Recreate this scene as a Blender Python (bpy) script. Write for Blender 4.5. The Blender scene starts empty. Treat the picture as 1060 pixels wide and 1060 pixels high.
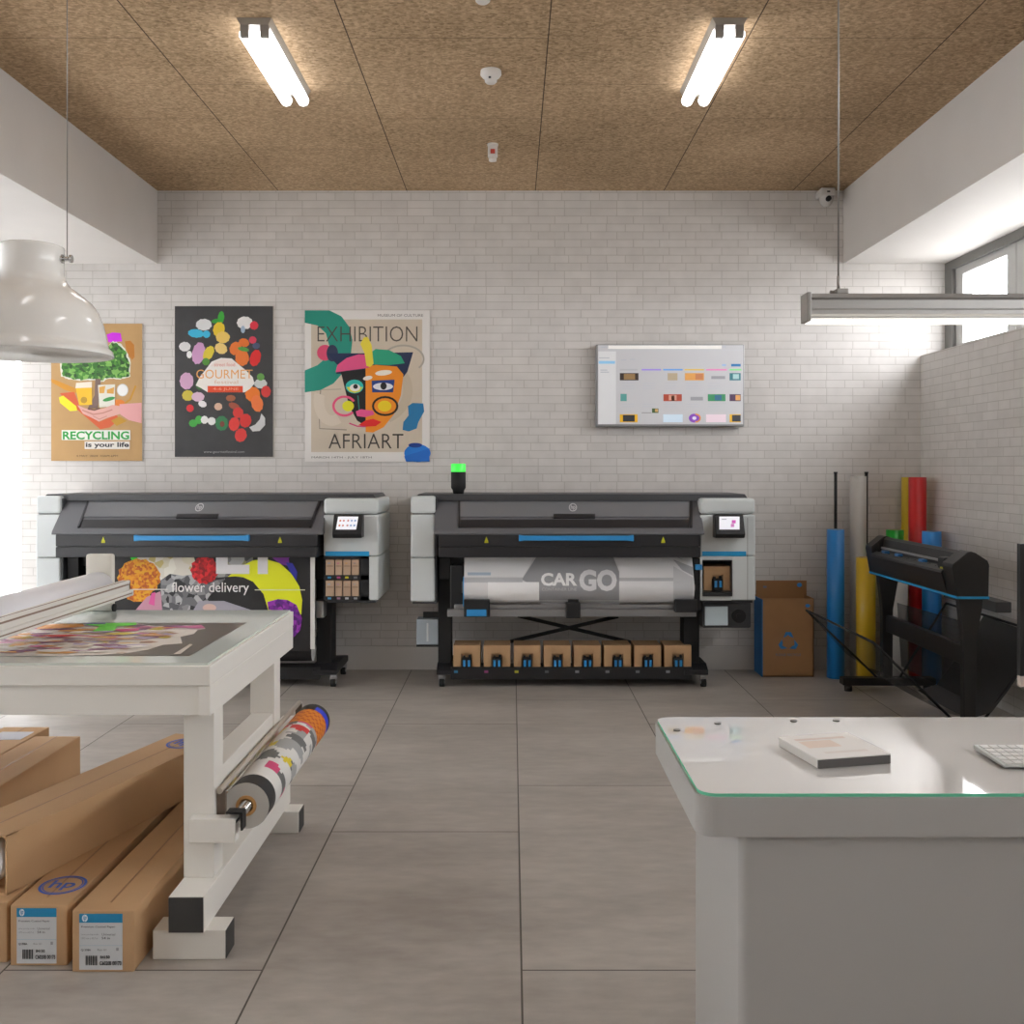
import bpy, bmesh, math, random
from mathutils import Vector, Matrix
random.seed(7)
C = bpy.context.scene.collection
CAMZ, VX, VY, F = 1.64, 530.0, 484.0, 1000.0
WALL = 7.85
def X(px, Y): return (px-VX)*Y/F
def Z(py, Y): return CAMZ-(py-VY)*Y/F
# ------------------------------------------------------------------ materials
def lin(h):
    if not isinstance(h, str): return tuple(h)+(1.0,) if len(h) == 3 else tuple(h)
    v = [int(h[i:i+2], 16)/255 for i in (0, 2, 4)]
    return tuple((c/12.92 if c <= .04045 else ((c+.055)/1.055)**2.4) for c in v)+(1.0,)
MATS = {}
def mat(name, col, rough=.55, metal=0.0, emit=None, spec=.5, coat=0.0, noise=None, bump=None):
    """noise=(scale, amount, stretch) varies the base colour; bump=(scale, strength)"""
    if name in MATS: return MATS[name]
    m = bpy.data.materials.new(name); m.use_nodes = True
    nt = m.node_tree; b = nt.nodes['Principled BSDF']
    c = lin(col)
    b.inputs['Base Color'].default_value = c
    b.inputs['Roughness'].default_value = rough
    b.inputs['Metallic'].default_value = metal
    b.inputs['Specular IOR Level'].default_value = spec
    b.inputs['Coat Weight'].default_value = coat
    b.inputs['Coat Roughness'].default_value = .03
    if emit is not None:
        b.inputs['Emission Color'].default_value = lin(emit[0]); b.inputs['Emission Strength'].default_value = emit[1]
    if noise or bump:
        tc = nt.nodes.new('ShaderNodeTexCoord')
    if noise:
        mp = nt.nodes.new('ShaderNodeMapping'); mp.inputs['Scale'].default_value = noise[2] if len(noise) > 2 else (1, 1, 1)
        n = nt.nodes.new('ShaderNodeTexNoise'); n.inputs['Scale'].default_value = noise[0]; n.inputs['Detail'].default_value = 6
        r = nt.nodes.new('ShaderNodeValToRGB'); a = noise[1]
        r.color_ramp.elements[0].position = .3; r.color_ramp.elements[1].position = .7
        r.color_ramp.elements[0].color = tuple(x*(1-a) for x in c[:3])+(1,)
        r.color_ramp.elements[1].color = tuple(min(1, x*(1+a)) for x in c[:3])+(1,)
        nt.links.new(tc.outputs['Object'], mp.inputs['Vector']); nt.links.new(mp.outputs['Vector'], n.inputs['Vector'])
        nt.links.new(n.outputs['Fac'], r.inputs['Fac']); nt.links.new(r.outputs['Color'], b.inputs['Base Color'])
    if bump:
        n2 = nt.nodes.new('ShaderNodeTexNoise'); n2.inputs['Scale'].default_value = bump[0]; n2.inputs['Detail'].default_value = 4
        bp = nt.nodes.new('ShaderNodeBump'); bp.inputs['Strength'].default_value = bump[1]; bp.inputs['Distance'].default_value = .01
        nt.links.new(tc.outputs['Object'], n2.inputs['Vector']); nt.links.new(n2.outputs['Fac'], bp.inputs['Height'])
        nt.links.new(bp.outputs['Normal'], b.inputs['Normal'])
    MATS[name] = m
    return m
def ink(h, rough=.5):            # a flat printed colour
    return mat('print_'+h, h, rough)
def blot(name, cols, scale, rough=.55):   # blotchy printed texture (petals, foliage, collage)
    if name in MATS: return MATS[name]
    m = bpy.data.materials.new(name); m.use_nodes = True; nt = m.node_tree; b = nt.nodes['Principled BSDF']
    b.inputs['Roughness'].default_value = rough
    tc = nt.nodes.new('ShaderNodeTexCoord'); v = nt.nodes.new('ShaderNodeTexVoronoi'); v.inputs['Scale'].default_value = scale
    s = nt.nodes.new('ShaderNodeSeparateColor'); r = nt.nodes.new('ShaderNodeValToRGB')
    r.color_ramp.interpolation = 'CONSTANT'
    while len(r.color_ramp.elements) < len(cols): r.color_ramp.elements.new(.5)
    for i, c in enumerate(cols):
        r.color_ramp.elements[i].position = i/len(cols); r.color_ramp.elements[i].color = lin(c)
    nt.links.new(tc.outputs['Object'], v.inputs['Vector']); nt.links.new(v.outputs['Color'], s.inputs['Color'])
    nt.links.new(s.outputs[0], r.inputs['Fac']); nt.links.new(r.outputs['Color'], b.inputs['Base Color'])
    MATS[name] = m
    return m
# ------------------------------------------------------------------ mesh helpers
def newbm(): return bmesh.new()
def setmat(bm, faces, mi):
    for f in faces: f.material_index = mi
def add_box(bm, x0, x1, y0, y1, z0, z1, bev=0.0, mi=0, seg=2):
    n0 = len(bm.faces)
    t = bmesh.new(); bmesh.ops.create_cube(t, size=1)
    for v in t.verts: v.co = Vector(((x0+x1)/2+v.co.x*(x1-x0), (y0+y1)/2+v.co.y*(y1-y0), (z0+z1)/2+v.co.z*(z1-z0)))
    if bev > 0: bmesh.ops.bevel(t, geom=t.edges[:], offset=bev, segments=seg, affect='EDGES', profile=.5)
    merge(bm, t, mi)
def merge(bm, t, mi=0, M=None):
    vm = {}
    for v in t.verts: vm[v] = bm.verts.new(M @ v.co if M else v.co)
    for f in t.faces:
        try:
            g = bm.faces.new([vm[v] for v in f.verts]); g.material_index = mi; g.smooth = f.smooth
        except ValueError: pass
    t.free()
def add_prism(bm, pts, axis, a0, a1, mi=0, bev=0.0, seg=2):
    """polygon pts (2D) extruded along axis; 'X': pts=(y,z) 'Y': pts=(x,z) 'Z': pts=(x,y)"""
    def mk(p, a): return {'X': (a, p[0], p[1]), 'Y': (p[0], a, p[1]), 'Z': (p[0], p[1], a)}[axis]
    t = bmesh.new(); n = len(pts)
    A = [t.verts.new(mk(p, a0)) for p in pts]; B = [t.verts.new(mk(p, a1)) for p in pts]
    t.faces.new(A); t.faces.new(B[::-1])
    for i in range(n): t.faces.new((A[i], B[i], B[(i+1) % n], A[(i+1) % n]))
    bmesh.ops.recalc_face_normals(t, faces=t.faces[:])
    if bev > 0: bmesh.ops.bevel(t, geom=t.edges[:], offset=bev, segments=seg, affect='EDGES', profile=.5)
    merge(bm, t, mi)
def add_cyl(bm, p0, p1, r, seg=24, mi=0, r2=None, caps=True, capmi=None):
    p0, p1 = Vector(p0), Vector(p1); d = (p1-p0); q = d.to_track_quat('Z', 'Y')
    r2 = r if r2 is None else r2
    A, B = [], []
    for i in range(seg):
        a = 2*math.pi*i/seg; o = Vector((math.cos(a), math.sin(a), 0))
        A.append(bm.verts.new(p0+q @ (o*r))); B.append(bm.verts.new(p1+q @ (o*r2)))
    for i in range(seg):
        f = bm.faces.new((A[i], A[(i+1) % seg], B[(i+1) % seg], B[i])); f.smooth = True; f.material_index = mi
    if caps:
        for ring in (A[::-1], B):
            f = bm.faces.new(ring); f.material_index = mi if capmi is None else capmi
def add_tube(bm, p0, p1, r, ri, seg=28, mi=0, endmi=None):
    """hollow tube"""
    p0, p1 = Vector(p0), Vector(p1); q = (p1-p0).to_track_quat('Z', 'Y')
    R = []
    for p, rr in ((p0, r), (p1, r), (p1, ri), (p0, ri)):
        R.append([bm.verts.new(p+q @ (Vector((math.cos(2*math.pi*i/seg), math.sin(2*math.pi*i/seg), 0))*rr)) for i in range(seg)])
    for k in range(4):
        a, b = R[k], R[(k+1) % 4]
        for i in range(seg):
            f = bm.faces.new((a[i], a[(i+1) % seg], b[(i+1) % seg], b[i]))
            f.smooth = k in (0, 2); f.material_index = (endmi if endmi is not None and k in (1, 3) else mi)
def add_path(bm, pts, r, seg=8, mi=0):
    for a, b in zip(pts, pts[1:]): add_cyl(bm, a, b, r, seg, mi)
def add_lathe(bm, prof, c, seg=48, mi=0, smooth=True):
    rings = []
    for r, z in prof:
        rings.append([bm.verts.new((c[0]+r*math.cos(2*math.pi*i/seg), c[1]+r*math.sin(2*math.pi*i/seg), z)) for i in range(seg)])
    for a, b in zip(rings, rings[1:]):
        for i in range(seg):
            f = bm.faces.new((a[i], a[(i+1) % seg], b[(i+1) % seg], b[i])); f.smooth = smooth; f.material_index = mi
    return rings
def add_bar(bm, p0, p1, w, h, mi=0):
    """box bar between two points; w across, h along the up side"""
    p0, p1 = Vector(p0), Vector(p1); d = (p1-p0).normalized()
    up = Vector((0, 0, 1)) if abs(d.z) < .95 else Vector((0, 1, 0))
    s = d.cross(up).normalized(); u = s.cross(d).normalized()
    vs = []
    for p in (p0, p1):
        for a, b in ((-1, -1), (1, -1), (1, 1), (-1, 1)): vs.append(bm.verts.new(p+s*(a*w/2)+u*(b*h/2)))
    for q in ((0, 1, 2, 3), (7, 6, 5, 4), (0, 4, 5, 1), (1, 5, 6, 2), (2, 6, 7, 3), (3, 7, 4, 0)):
        f = bm.faces.new([vs[i] for i in q]); f.material_index = mi
def add_slab(bm, pts, n, th, mi=0):
    """polygon (3D points) given thickness th along n"""
    n = Vector(n).normalized(); A = [bm.verts.new(Vector(p)) for p in pts]; B = [bm.verts.new(Vector(p)+n*th) for p in pts]
    k = len(pts)
    for f in (bm.faces.new(B), bm.faces.new(A[::-1])): f.material_index = mi
    for i in range(k):
        f = bm.faces.new((A[i], A[(i+1) % k], B[(i+1) % k], B[i])); f.material_index = mi
def round_rect(x0, x1, y0, y1, r, seg=6, corners=(1, 1, 1, 1)):
    pts = []
    for (cx, cy, a0, on) in ((x0+r, y0+r, 180, corners[0]), (x1-r, y0+r, 270, corners[1]), (x1-r, y1-r, 0, corners[2]), (x0+r, y1-r, 90, corners[3])):
        if on:
            for i in range(seg+1):
                a = math.radians(a0+90*i/seg); pts.append((cx+r*math.cos(a), cy+r*math.sin(a)))
        else:
            pts.append({180: (x0, y0), 270: (x1, y0), 0: (x1, y1), 90: (x0, y1)}[a0])
    return pts
ORG = {}
def link(o, parent, org):
    C.objects.link(o)
    if parent is not None: o.parent = parent
    ORG[o.name] = org
def obj(name, bm, mats, parent=None, org=None, smooth=False, fixn=True):
    """one mesh object; vertices were given in world space"""
    if not isinstance(mats, (list, tuple)): mats = [mats]
    o0 = ORG[parent.name] if parent is not None else Vector(org if org is not None else (0, 0, 0))
    if fixn: bmesh.ops.recalc_face_normals(bm, faces=bm.faces[:])
    bmesh.ops.translate(bm, verts=bm.verts[:], vec=-o0)
    me = bpy.data.meshes.new(name); bm.to_mesh(me); bm.free()
    for m in mats: me.materials.append(m)
    if smooth:
        for p in me.polygons: p.use_smooth = True
    o = bpy.data.objects.new(name, me)
    link(o, parent, o0)
    if parent is None: o.location = o0
    return o
def tag(o, label, cat, group=None):
    o['label'] = label; o['category'] = cat
    if group: o['group'] = group
    return o
def thing(name, label, cat, loc, group=None):
    o = bpy.data.objects.new(name, None); o.location = loc; o.empty_display_size = .1
    link(o, None, Vector(loc)); tag(o, label, cat, group)
    return o
def struct(name, bm, mats, label=None, parent=None, fixn=True):
    o = obj(name, bm, mats, parent, fixn=fixn)
    if parent is None: o['kind'] = 'structure'
    if label: o['label'] = label
    return o
def dup(root, loc, label, group=None):
    r = root.copy(); C.objects.link(r); r.location = loc; r['label'] = label
    if group: r['group'] = group
    for ch in list(root.children):
        c = ch.copy(); C.objects.link(c); c.parent = r
        for g in ch.children:
            d = g.copy(); C.objects.link(d); d.parent = c
    return r
# ------------------------------------------------------------------ printed artwork: 2D shapes mapped onto a surface
TXT = {}
def text2d(body, bold=0.0):
    key = (body, bold)
    if key in TXT: return TXT[key]
    cu = bpy.data.curves.new('lettering', 'FONT'); cu.body = body; cu.offset = bold; cu.resolution_u = 3
    o = bpy.data.objects.new('lettering', cu); C.objects.link(o)
    bpy.context.view_layer.update()
    me = bpy.data.meshes.new_from_object(o.evaluated_get(bpy.context.evaluated_depsgraph_get()))
    vs = [(v.co.x, -v.co.y) for v in me.vertices]; fs = [tuple(p.vertices) for p in me.polygons]
    bpy.data.objects.remove(o); bpy.data.curves.remove(cu); bpy.data.meshes.remove(me)
    TXT[key] = (vs, fs)
    return TXT[key]
class Art:
    def __init__(s, tr=None):
        s.mats = []; s.items = []; s.tr = tr or (0, 0, 1.0); s.k = 0
    def mi(s, m):
        if isinstance(m, str): m = ink(m)
        if m not in s.mats: s.mats.append(m)
        return s.mats.index(m)
    def t(s, p): return (s.tr[0]+p[0]/s.tr[2], s.tr[1]+p[1]/s.tr[2])
    def add(s, vs, fs, m, flat=False):
        if not flat: s.k += 1
        s.items.append(([s.t(v) for v in vs], fs, s.mi(m), s.k))
    def poly(s, pts, m, flat=False): s.add(pts, [tuple(range(len(pts)))], m, flat)
    def rect(s, x0, y0, x1, y1, m, flat=False): s.poly([(x0, y0), (x1, y0), (x1, y1), (x0, y1)], m, flat)
    def ell(s, cx, cy, rx, ry, m, rot=0, n=20, wob=0.0, flat=False):
        pts = []
        for i in range(n):
            a = 2*math.pi*i/n; k = 1+wob*math.sin(i*2.7+cx)
            x, y = rx*k*math.cos(a), ry*k*math.sin(a); c, q = math.cos(rot), math.sin(rot)
            pts.append((cx+x*c-y*q, cy+x*q+y*c))
        s.poly(pts, m, flat)
    def ring(s, cx, cy, rx, ry, w, m, a0=0, a1=360, n=28):
        vs, fs = [], []
        for i in range(n+1):
            a = math.radians(a0+(a1-a0)*i/n)
            vs += [(cx+rx*math.cos(a), cy+ry*math.sin(a)), (cx+(rx-w)*math.cos(a), cy+(ry-w)*math.sin(a))]
        for i in range(n): fs.append((2*i, 2*i+2, 2*i+3, 2*i+1))
        s.add(vs, fs, m)
    def line(s, pts, w, m):
        vs, fs = [], []
        for i, p in enumerate(pts):
            a = pts[max(0, i-1)]; b = pts[min(len(pts)-1, i+1)]; dx, dy = b[0]-a[0], b[1]-a[1]; L = math.hypot(dx, dy) or 1
            vs += [(p[0]-dy/L*w/2, p[1]+dx/L*w/2), (p[0]+dy/L*w/2, p[1]-dx/L*w/2)]
        for i in range(len(pts)-1): fs.append((2*i, 2*i+2, 2*i+3, 2*i+1))
        s.add(vs, fs, m)
    def text(s, body, x0, y0, x1, y1, m, bold=0.0):
        vs, fs = text2d(body, bold)
        if not vs: return
        ax, bx = min(v[0] for v in vs), max(v[0] for v in vs); ay, by = min(v[1] for v in vs), max(v[1] for v in vs)
        s.add([(x0+(v[0]-ax)/(bx-ax)*(x1-x0), y0+(v[1]-ay)/(by-ay or 1)*(y1-y0)) for v in vs], fs, m)
    def hplogo(s, cx, cy, rx, ry, disc, letters, ring=None):
        s.ell(cx, cy, rx, ry, disc, n=28)
        if ring: s.ring(cx, cy, rx, ry, min(rx, ry)*.13, ring)
        def sk(x, y): return (cx+rx*(x-.28*y), cy+ry*y)
        for q in (((-.30, -.95), (-.12, -.95), (-.12, .45), (-.30, .45)), ((-.12, -.35), (.08, -.35), (.08, .45), (.24, .45), (.24, -.2), (.12, -.5), (-.12, -.5)),
                  ((.30, -.5), (.48, -.5), (.48, .95), (.30, .95)), ((.48, -.5), (.72, -.5), (.82, -.38), (.82, .3), (.7, .45), (.48, .45), (.48, .3), (.64, .3), (.64, -.35), (.48, -.35))):
            s.poly([sk(*p) for p in [(a-.25, b) for a, b in q]], letters, flat=q[0] != (-.30, -.95))
    def emit(s, bm, mp, base=0.0, step=.0004, cut=None, mi0=0):
        """mp(u, v, height) -> 3D point; cut: spacing of horizontal cuts for curved surfaces"""
        for vs, fs, mi, k in s.items:
            t = bmesh.new(); V = [t.verts.new((v[0], v[1], 0)) for v in vs]
            for f in fs:
                try: t.faces.new([V[i] for i in f])
                except ValueError: pass
            t.normal_update(); bmesh.ops.triangulate(t, faces=t.faces[:], ngon_method='EAR_CLIP')
            if cut:
                ys = [v[1] for v in vs]; y = math.floor(min(ys)/cut)*cut
                while y < max(ys):
                    bmesh.ops.bisect_plane(t, geom=t.verts[:]+t.edges[:]+t.faces[:], plane_co=(0, y, 0), plane_no=(0, 1, 0)); y += cut
            for v in t.verts: v.co = mp(v.co.x, v.co.y, base+step*k)
            merge(bm, t, mi+mi0)
def on_plane_y(Y): return lambda u, v, h: Vector((X(u, Y), Y-h, Z(v, Y)))
def on_plane_z(zz):
    def mp(u, v, h):
        Y = (CAMZ-zz)/((v-VY)/F); return Vector((X(u, Y), Y, zz+h))
    return mp
# ------------------------------------------------------------------ common materials
white_paint = mat('white_powder_coat', 'e6e3dc', .45)
white_gloss = mat('white_enamel', 'e4e2dd', .18, coat=.5)
off_plastic = mat('silver_grey_plastic', 'cdd2d2', .38)
white_plastic = mat('white_plastic', 'd8d9d8', .4)
black_plastic = mat('black_plastic', '1d1d1f', .45)
dark_plastic = mat('charcoal_plastic', '3c3d40', .4)
mid_plastic = mat('graphite_plastic', '626367', .35)
deep_black = mat('matte_black', '101012', .7)
blue_plastic = mat('blue_plastic', '2f8fce', .35)
blue_strip = mat('cyan_blue_trim', '1f9ad2', .4)
yellow_mark = mat('yellow_warning', 'c3c31c', .5)
chrome = mat('polished_steel', 'd0d0d0', .15, 1.0)
alu = mat('brushed_aluminium', 'b8b8ba', .35, .9)
card = mat('corrugated_cardboard', 'bf9a72', .8, noise=(3.0, .07), bump=(180, .05))
card_dark = mat('cardboard_shadow_side', 'a3774c', .8, noise=(3.0, .07))
card_tape = mat('packing_tape', '9c7751', .45)
steel_grey = mat('grey_steel', '7d7c7a', .45, .3)
rubber = mat('black_rubber', '161616', .8)

# ================================================================== SETTING
def tex_floor():
    m = bpy.data.materials.new('concrete_floor_tiles'); m.use_nodes = True; nt = m.node_tree; N = nt.nodes; L = nt.links
    b = N['Principled BSDF']; b.inputs['Roughness'].default_value = .5
    tc = N.new('ShaderNodeTexCoord'); mp = N.new('ShaderNodeMapping')
    mp.inputs['Rotation'].default_value = (0, 0, math.radians(-90))
    # rows run along Y: texture u = y, v = -x
    mp.inputs['Location'].default_value = (0, 0, 0)
    L.new(tc.outputs['Object'], mp.inputs['Vector'])
    sp = N.new('ShaderNodeSeparateXYZ'); L.new(tc.outputs['Object'], sp.inputs['Vector'])
    def math_(op, a, bb=None, c=None):
        n = N.new('ShaderNodeMath'); n.operation = op
        for i, q in enumerate((a, bb, c)):
            if q is None: continue
            if hasattr(q, 'links'): L.new(q, n.inputs[i])
            else: n.inputs[i].default_value = q
        return n.outputs[0]
    u = math_('ADD', sp.outputs['Y'], 20-4.852+1.83*0); w = math_('ADD', sp.outputs['X'], 20*.845-.031)
    row = math_('FLOOR', math_('DIVIDE', w, .845))
    off = math_('MULTIPLY', math_('MODULO', row, 2.0), .632)     # every other column of tiles is shifted
    uu = math_('ADD', u, off)
    fu = math_('MODULO', uu, 1.83); fw = math_('MODULO', w, .845)
    def edge(f, s):
        d = math_('MINIMUM', f, math_('SUBTRACT', s, f)); return math_('LESS_THAN', d, .0032)
    gap = math_('MAXIMUM', edge(fu, 1.83), edge(fw, .845))
    n1 = N.new('ShaderNodeTexNoise'); n1.inputs['Scale'].default_value = 1.6; n1.inputs['Detail'].default_value = 8; n1.inputs['Roughness'].default_value = .62
    n2 = N.new('ShaderNodeTexNoise'); n2.inputs['Scale'].default_value = 14; n2.inputs['Detail'].default_value = 6
    ms = N.new('ShaderNodeMapping'); ms.inputs['Scale'].default_value = (.6, 1.5, 1); L.new(tc.outputs['Object'], ms.inputs['Vector'])
    L.new(ms.outputs['Vector'], n1.inputs['Vector']); L.new(ms.outputs['Vector'], n2.inputs['Vector'])
    mixn = math_('ADD', math_('MULTIPLY', n1.outputs['Fac'], .65), math_('MULTIPLY', n2.outputs['Fac'], .35))
    wn = N.new('ShaderNodeTexWhiteNoise'); wn.noise_dimensions = '2D'
    cb = N.new('ShaderNodeCombineXYZ'); L.new(row, cb.inputs[0]); L.new(math_('FLOOR', math_('DIVIDE', uu, 1.83)), cb.inputs[1]); L.new(cb.outputs[0], wn.inputs['Vector'])
    fac = math_('ADD', mixn, math_('MULTIPLY', math_('SUBTRACT', wn.outputs['Value'], .5), .06))
    r = N.new('ShaderNodeValToRGB'); r.color_ramp.elements[0].position = .34; r.color_ramp.elements[1].position = .68
    r.color_ramp.elements[0].color = lin('979089'); r.color_ramp.elements[1].color = lin('b9b3ab'); L.new(fac, r.inputs['Fac'])
    mx = N.new('ShaderNodeMix'); mx.data_type = 'RGBA'; L.new(gap, mx.inputs[0]); L.new(r.outputs['Color'], mx.inputs[6]); mx.inputs[7].default_value = lin('4c463f')
    L.new(mx.outputs[2], b.inputs['Base Color'])
    rr = math_('ADD', math_('MULTIPLY', n2.outputs['Fac'], .25), .34); L.new(rr, b.inputs['Roughness'])
    bp = N.new('ShaderNodeBump'); bp.inputs['Strength'].default_value = .3; bp.inputs['Distance'].default_value = .002
    L.new(math_('SUBTRACT', math_('MULTIPLY', n2.outputs['Fac'], .4), gap), bp.inputs['Height']); L.new(bp.outputs['Normal'], b.inputs['Normal'])
    return m
def tex_ceiling():
    m = bpy.data.materials.new('wood_wool_boards'); m.use_nodes = True; nt = m.node_tree; N = nt.nodes; L = nt.links
    b = N['Principled BSDF']; b.inputs['Roughness'].default_value = .85; b.inputs['Specular IOR Level'].default_value = .2
    tc = N.new('ShaderNodeTexCoord'); sp = N.new('ShaderNodeSeparateXYZ'); L.new(tc.outputs['Object'], sp.inputs['Vector'])
    def math_(op, a, bb=None):
        n = N.new('ShaderNodeMath'); n.operation = op
        for i, q in enumerate((a, bb)):
            if q is None: continue
            if hasattr(q, 'links'): L.new(q, n.inputs[i])
            else: n.inputs[i].default_value = q
        return n.outputs[0]
    w = math_('ADD', sp.outputs['X'], 20*1.045-.19); row = math_('FLOOR', math_('DIVIDE', w, 1.045))
    uu = math_('ADD', math_('ADD', sp.outputs['Y'], 20*1.17-5.06), math_('MULTIPLY', math_('MODULO', math_('ADD', row, 1), 2.0), .56))
    fu = math_('MODULO', uu, 1.17); fw = math_('MODULO', w, 1.045)
    def edge(f, s, t):
        d = math_('MINIMUM', f, math_('SUBTRACT', s, f)); return math_('LESS_THAN', d, t)
    gw = edge(fw, 1.045, .0034); gu = math_('MULTIPLY', edge(fu, 1.17, .0034), .6)
    gap = math_('MAXIMUM', gw, gu)
    n1 = N.new('ShaderNodeTexNoise'); n1.inputs['Scale'].default_value = 46; n1.inputs['Detail'].default_value = 5; n1.inputs['Roughness'].default_value = .7
    n2 = N.new('ShaderNodeTexNoise'); n2.inputs['Scale'].default_value = 1.1; n2.inputs['Detail'].default_value = 3
    vo = N.new('ShaderNodeTexVoronoi'); vo.inputs['Scale'].default_value = 75
    ms = N.new('ShaderNodeMapping'); ms.inputs['Scale'].default_value = (.75, 1.0, 1); L.new(tc.outputs['Object'], ms.inputs['Vector'])
    for n in (n1, vo): L.new(ms.outputs['Vector'], n.inputs['Vector'])
    L.new(tc.outputs['Object'], n2.inputs['Vector'])
    sc = N.new('ShaderNodeSeparateColor'); L.new(vo.outputs['Color'], sc.inputs['Color'])
    fac = math_('ADD', math_('ADD', math_('MULTIPLY', n1.outputs['Fac'], .55), math_('MULTIPLY', sc.outputs[0], .22)), math_('MULTIPLY', n2.outputs['Fac'], .3))
    r = N.new('ShaderNodeValToRGB'); e = r.color_ramp.elements
    e[0].position = .32; e[0].color = lin('7d674c'); e[1].position = .76; e[1].color = lin('d2b594')
    k = e.new(.54); k.color = lin('ae9373'); L.new(fac, r.inputs['Fac'])
    mx = N.new('ShaderNodeMix'); mx.data_type = 'RGBA'; L.new(gap, mx.inputs[0]); L.new(r.outputs['Color'], mx.inputs[6]); mx.inputs[7].default_value = lin('4e3f30')
    L.new(mx.outputs[2], b.inputs['Base Color'])
    bp = N.new('ShaderNodeBump'); bp.inputs['Strength'].default_value = .35; bp.inputs['Distance'].default_value = .004
    L.new(n1.outputs['Fac'], bp.inputs['Height']); L.new(bp.outputs['Normal'], b.inputs['Normal'])
    return m
def tex_brick(name, axis):
    m = bpy.data.materials.new(name); m.use_nodes = True; nt = m.node_tree; N = nt.nodes; L = nt.links
    b = N['Principled BSDF']; b.inputs['Roughness'].default_value = .6; b.inputs['Specular IOR Level'].default_value = .3
    tc = N.new('ShaderNodeTexCoord'); sp = N.new('ShaderNodeSeparateXYZ'); L.new(tc.outputs['Object'], sp.inputs['Vector'])
    cb = N.new('ShaderNodeCombineXYZ'); L.new(sp.outputs[axis], cb.inputs[0]); L.new(sp.outputs['Z'], cb.inputs[1])
    br = N.new('ShaderNodeTexBrick'); L.new(cb.outputs[0], br.inputs['Vector'])
    br.offset = .37; br.offset_frequency = 3; br.squash = .72; br.squash_frequency = 4; br.inputs['Scale'].default_value = 1.0; br.inputs['Brick Width'].default_value = .213; br.inputs['Row Height'].default_value = .0635
    br.inputs['Mortar Size'].default_value = .0036; br.inputs['Mortar Smooth'].default_value = .55; br.inputs['Bias'].default_value = 0
    br.inputs['Color1'].default_value = lin('dbd7d3'); br.inputs['Color2'].default_value = lin('d4d0cc'); br.inputs['Mortar'].default_value = lin('beb9b3')
    n = N.new('ShaderNodeTexNoise'); n.inputs['Scale'].default_value = 9; n.inputs['Detail'].default_value = 4; L.new(tc.outputs['Object'], n.inputs['Vector'])
    mx = N.new('ShaderNodeMix'); mx.data_type = 'RGBA'; mx.blend_type = 'MULTIPLY'; mx.inputs[0].default_value = .18
    L.new(br.outputs['Color'], mx.inputs[6]); L.new(n.outputs['Fac'], mx.inputs[7]); L.new(mx.outputs[2], b.inputs['Base Color'])
    bp = N.new('ShaderNodeBump'); bp.inputs['Strength'].default_value = .3; bp.inputs['Distance'].default_value = .002; bp.invert = True
    L.new(br.outputs['Fac'], bp.inputs['Height']); L.new(bp.outputs['Normal'], b.inputs['Normal'])
    return m
plaster = mat('painted_plaster', 'd4d0cc', .7, noise=(2.0, .03))
brick_x = tex_brick('white_painted_brick_back', 'X'); brick_y = tex_brick('white_painted_brick_side', 'Y')
H = 3.89; BZ = 3.296; LW = -3.99; RW = 3.32; RG = 3.517; BK = -2.6
bm = newbm(); add_box(bm, LW-.25, RG+.15, BK-.2, WALL+.2, -.12, 0); struct('floor', bm, tex_floor(), 'grey concrete-look tiled floor')
bm = newbm(); add_box(bm, LW-.25, RG+.15, BK-.2, WALL+.2, H, H+.12); struct('ceiling', bm, tex_ceiling(), 'brown wood wool board ceiling')
bm = newbm(); add_box(bm, LW, RG+.13, WALL, WALL+.2, 0, H); struct('wall_back', bm, brick_x, 'white painted brick back wall')
bm = newbm(); add_box(bm, RW, RG+.15, BK, WALL, 0, 2.55); struct('wall_right', bm, brick_y, 'white brick right wall with ledge below window')
bm = newbm(); add_box(bm, LW-.25, RG+.15, BK-.2, BK, 0, H); struct('wall_front', bm, plaster)
LWY0, LWY1, LWZ0, LWZ1 = .6, 7.845, .06, 3.2
bm = newbm()
add_box(bm, LW-.12, LW, BK, LWY0, 0, H); add_box(bm, LW-.12, LW, LWY0, WALL, 0, LWZ0); add_box(bm, LW-.12, LW, LWY0, WALL, LWZ1, H)
struct('wall_left', bm, plaster, 'white left wall around the tall bright window')
bm = newbm(); add_box(bm, X(873, WALL), RG+.15, BK, WALL, BZ, H); struct('trim_1', bm, plaster, 'plastered downstand beam above the right window')
bm = newbm(); add_box(bm, LW-.25, X(163, WALL), BK, WALL, BZ, H); struct('trim_2', bm, plaster, 'plastered downstand beam along the left wall')
bm = newbm(); add_box(bm, LW, RW, WALL-.012, WALL, 0, Z(669, WALL)); struct('baseboard_back', bm, mat('painted_skirting', 'd0ccc8', .6), 'tall pale skirting along the brick back wall')
# right clerestory window
frame_dark = mat('grey_window_frame', '6f6e6b', .5); frame_light = mat('pale_window_sash', 'b6b6b4', .45)
def glassmat():
    m = bpy.data.materials.new('clear_window_glass'); m.use_nodes = True; nt = m.node_tree; N = nt.nodes
    for n in list(N): N.remove(n)
    o = N.new('ShaderNodeOutputMaterial'); t = N.new('ShaderNodeBsdfTransparent'); g = N.new('ShaderNodeBsdfGlossy'); g.inputs['Roughness'].default_value = .02
    mx = N.new('ShaderNodeMixShader'); mx.inputs[0].default_value = .05
    nt.links.new(t.outputs[0], mx.inputs[1]); nt.links.new(g.outputs[0], mx.inputs[2]); nt.links.new(mx.outputs[0], o.inputs[0])
    return m
glass = glassmat()
bm = newbm()
add_box(bm, RG, RG+.13, BK, WALL, BZ-.07, BZ); add_box(bm, RG, RG+.13, 7.72, WALL, 2.55, BZ-.07)
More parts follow.
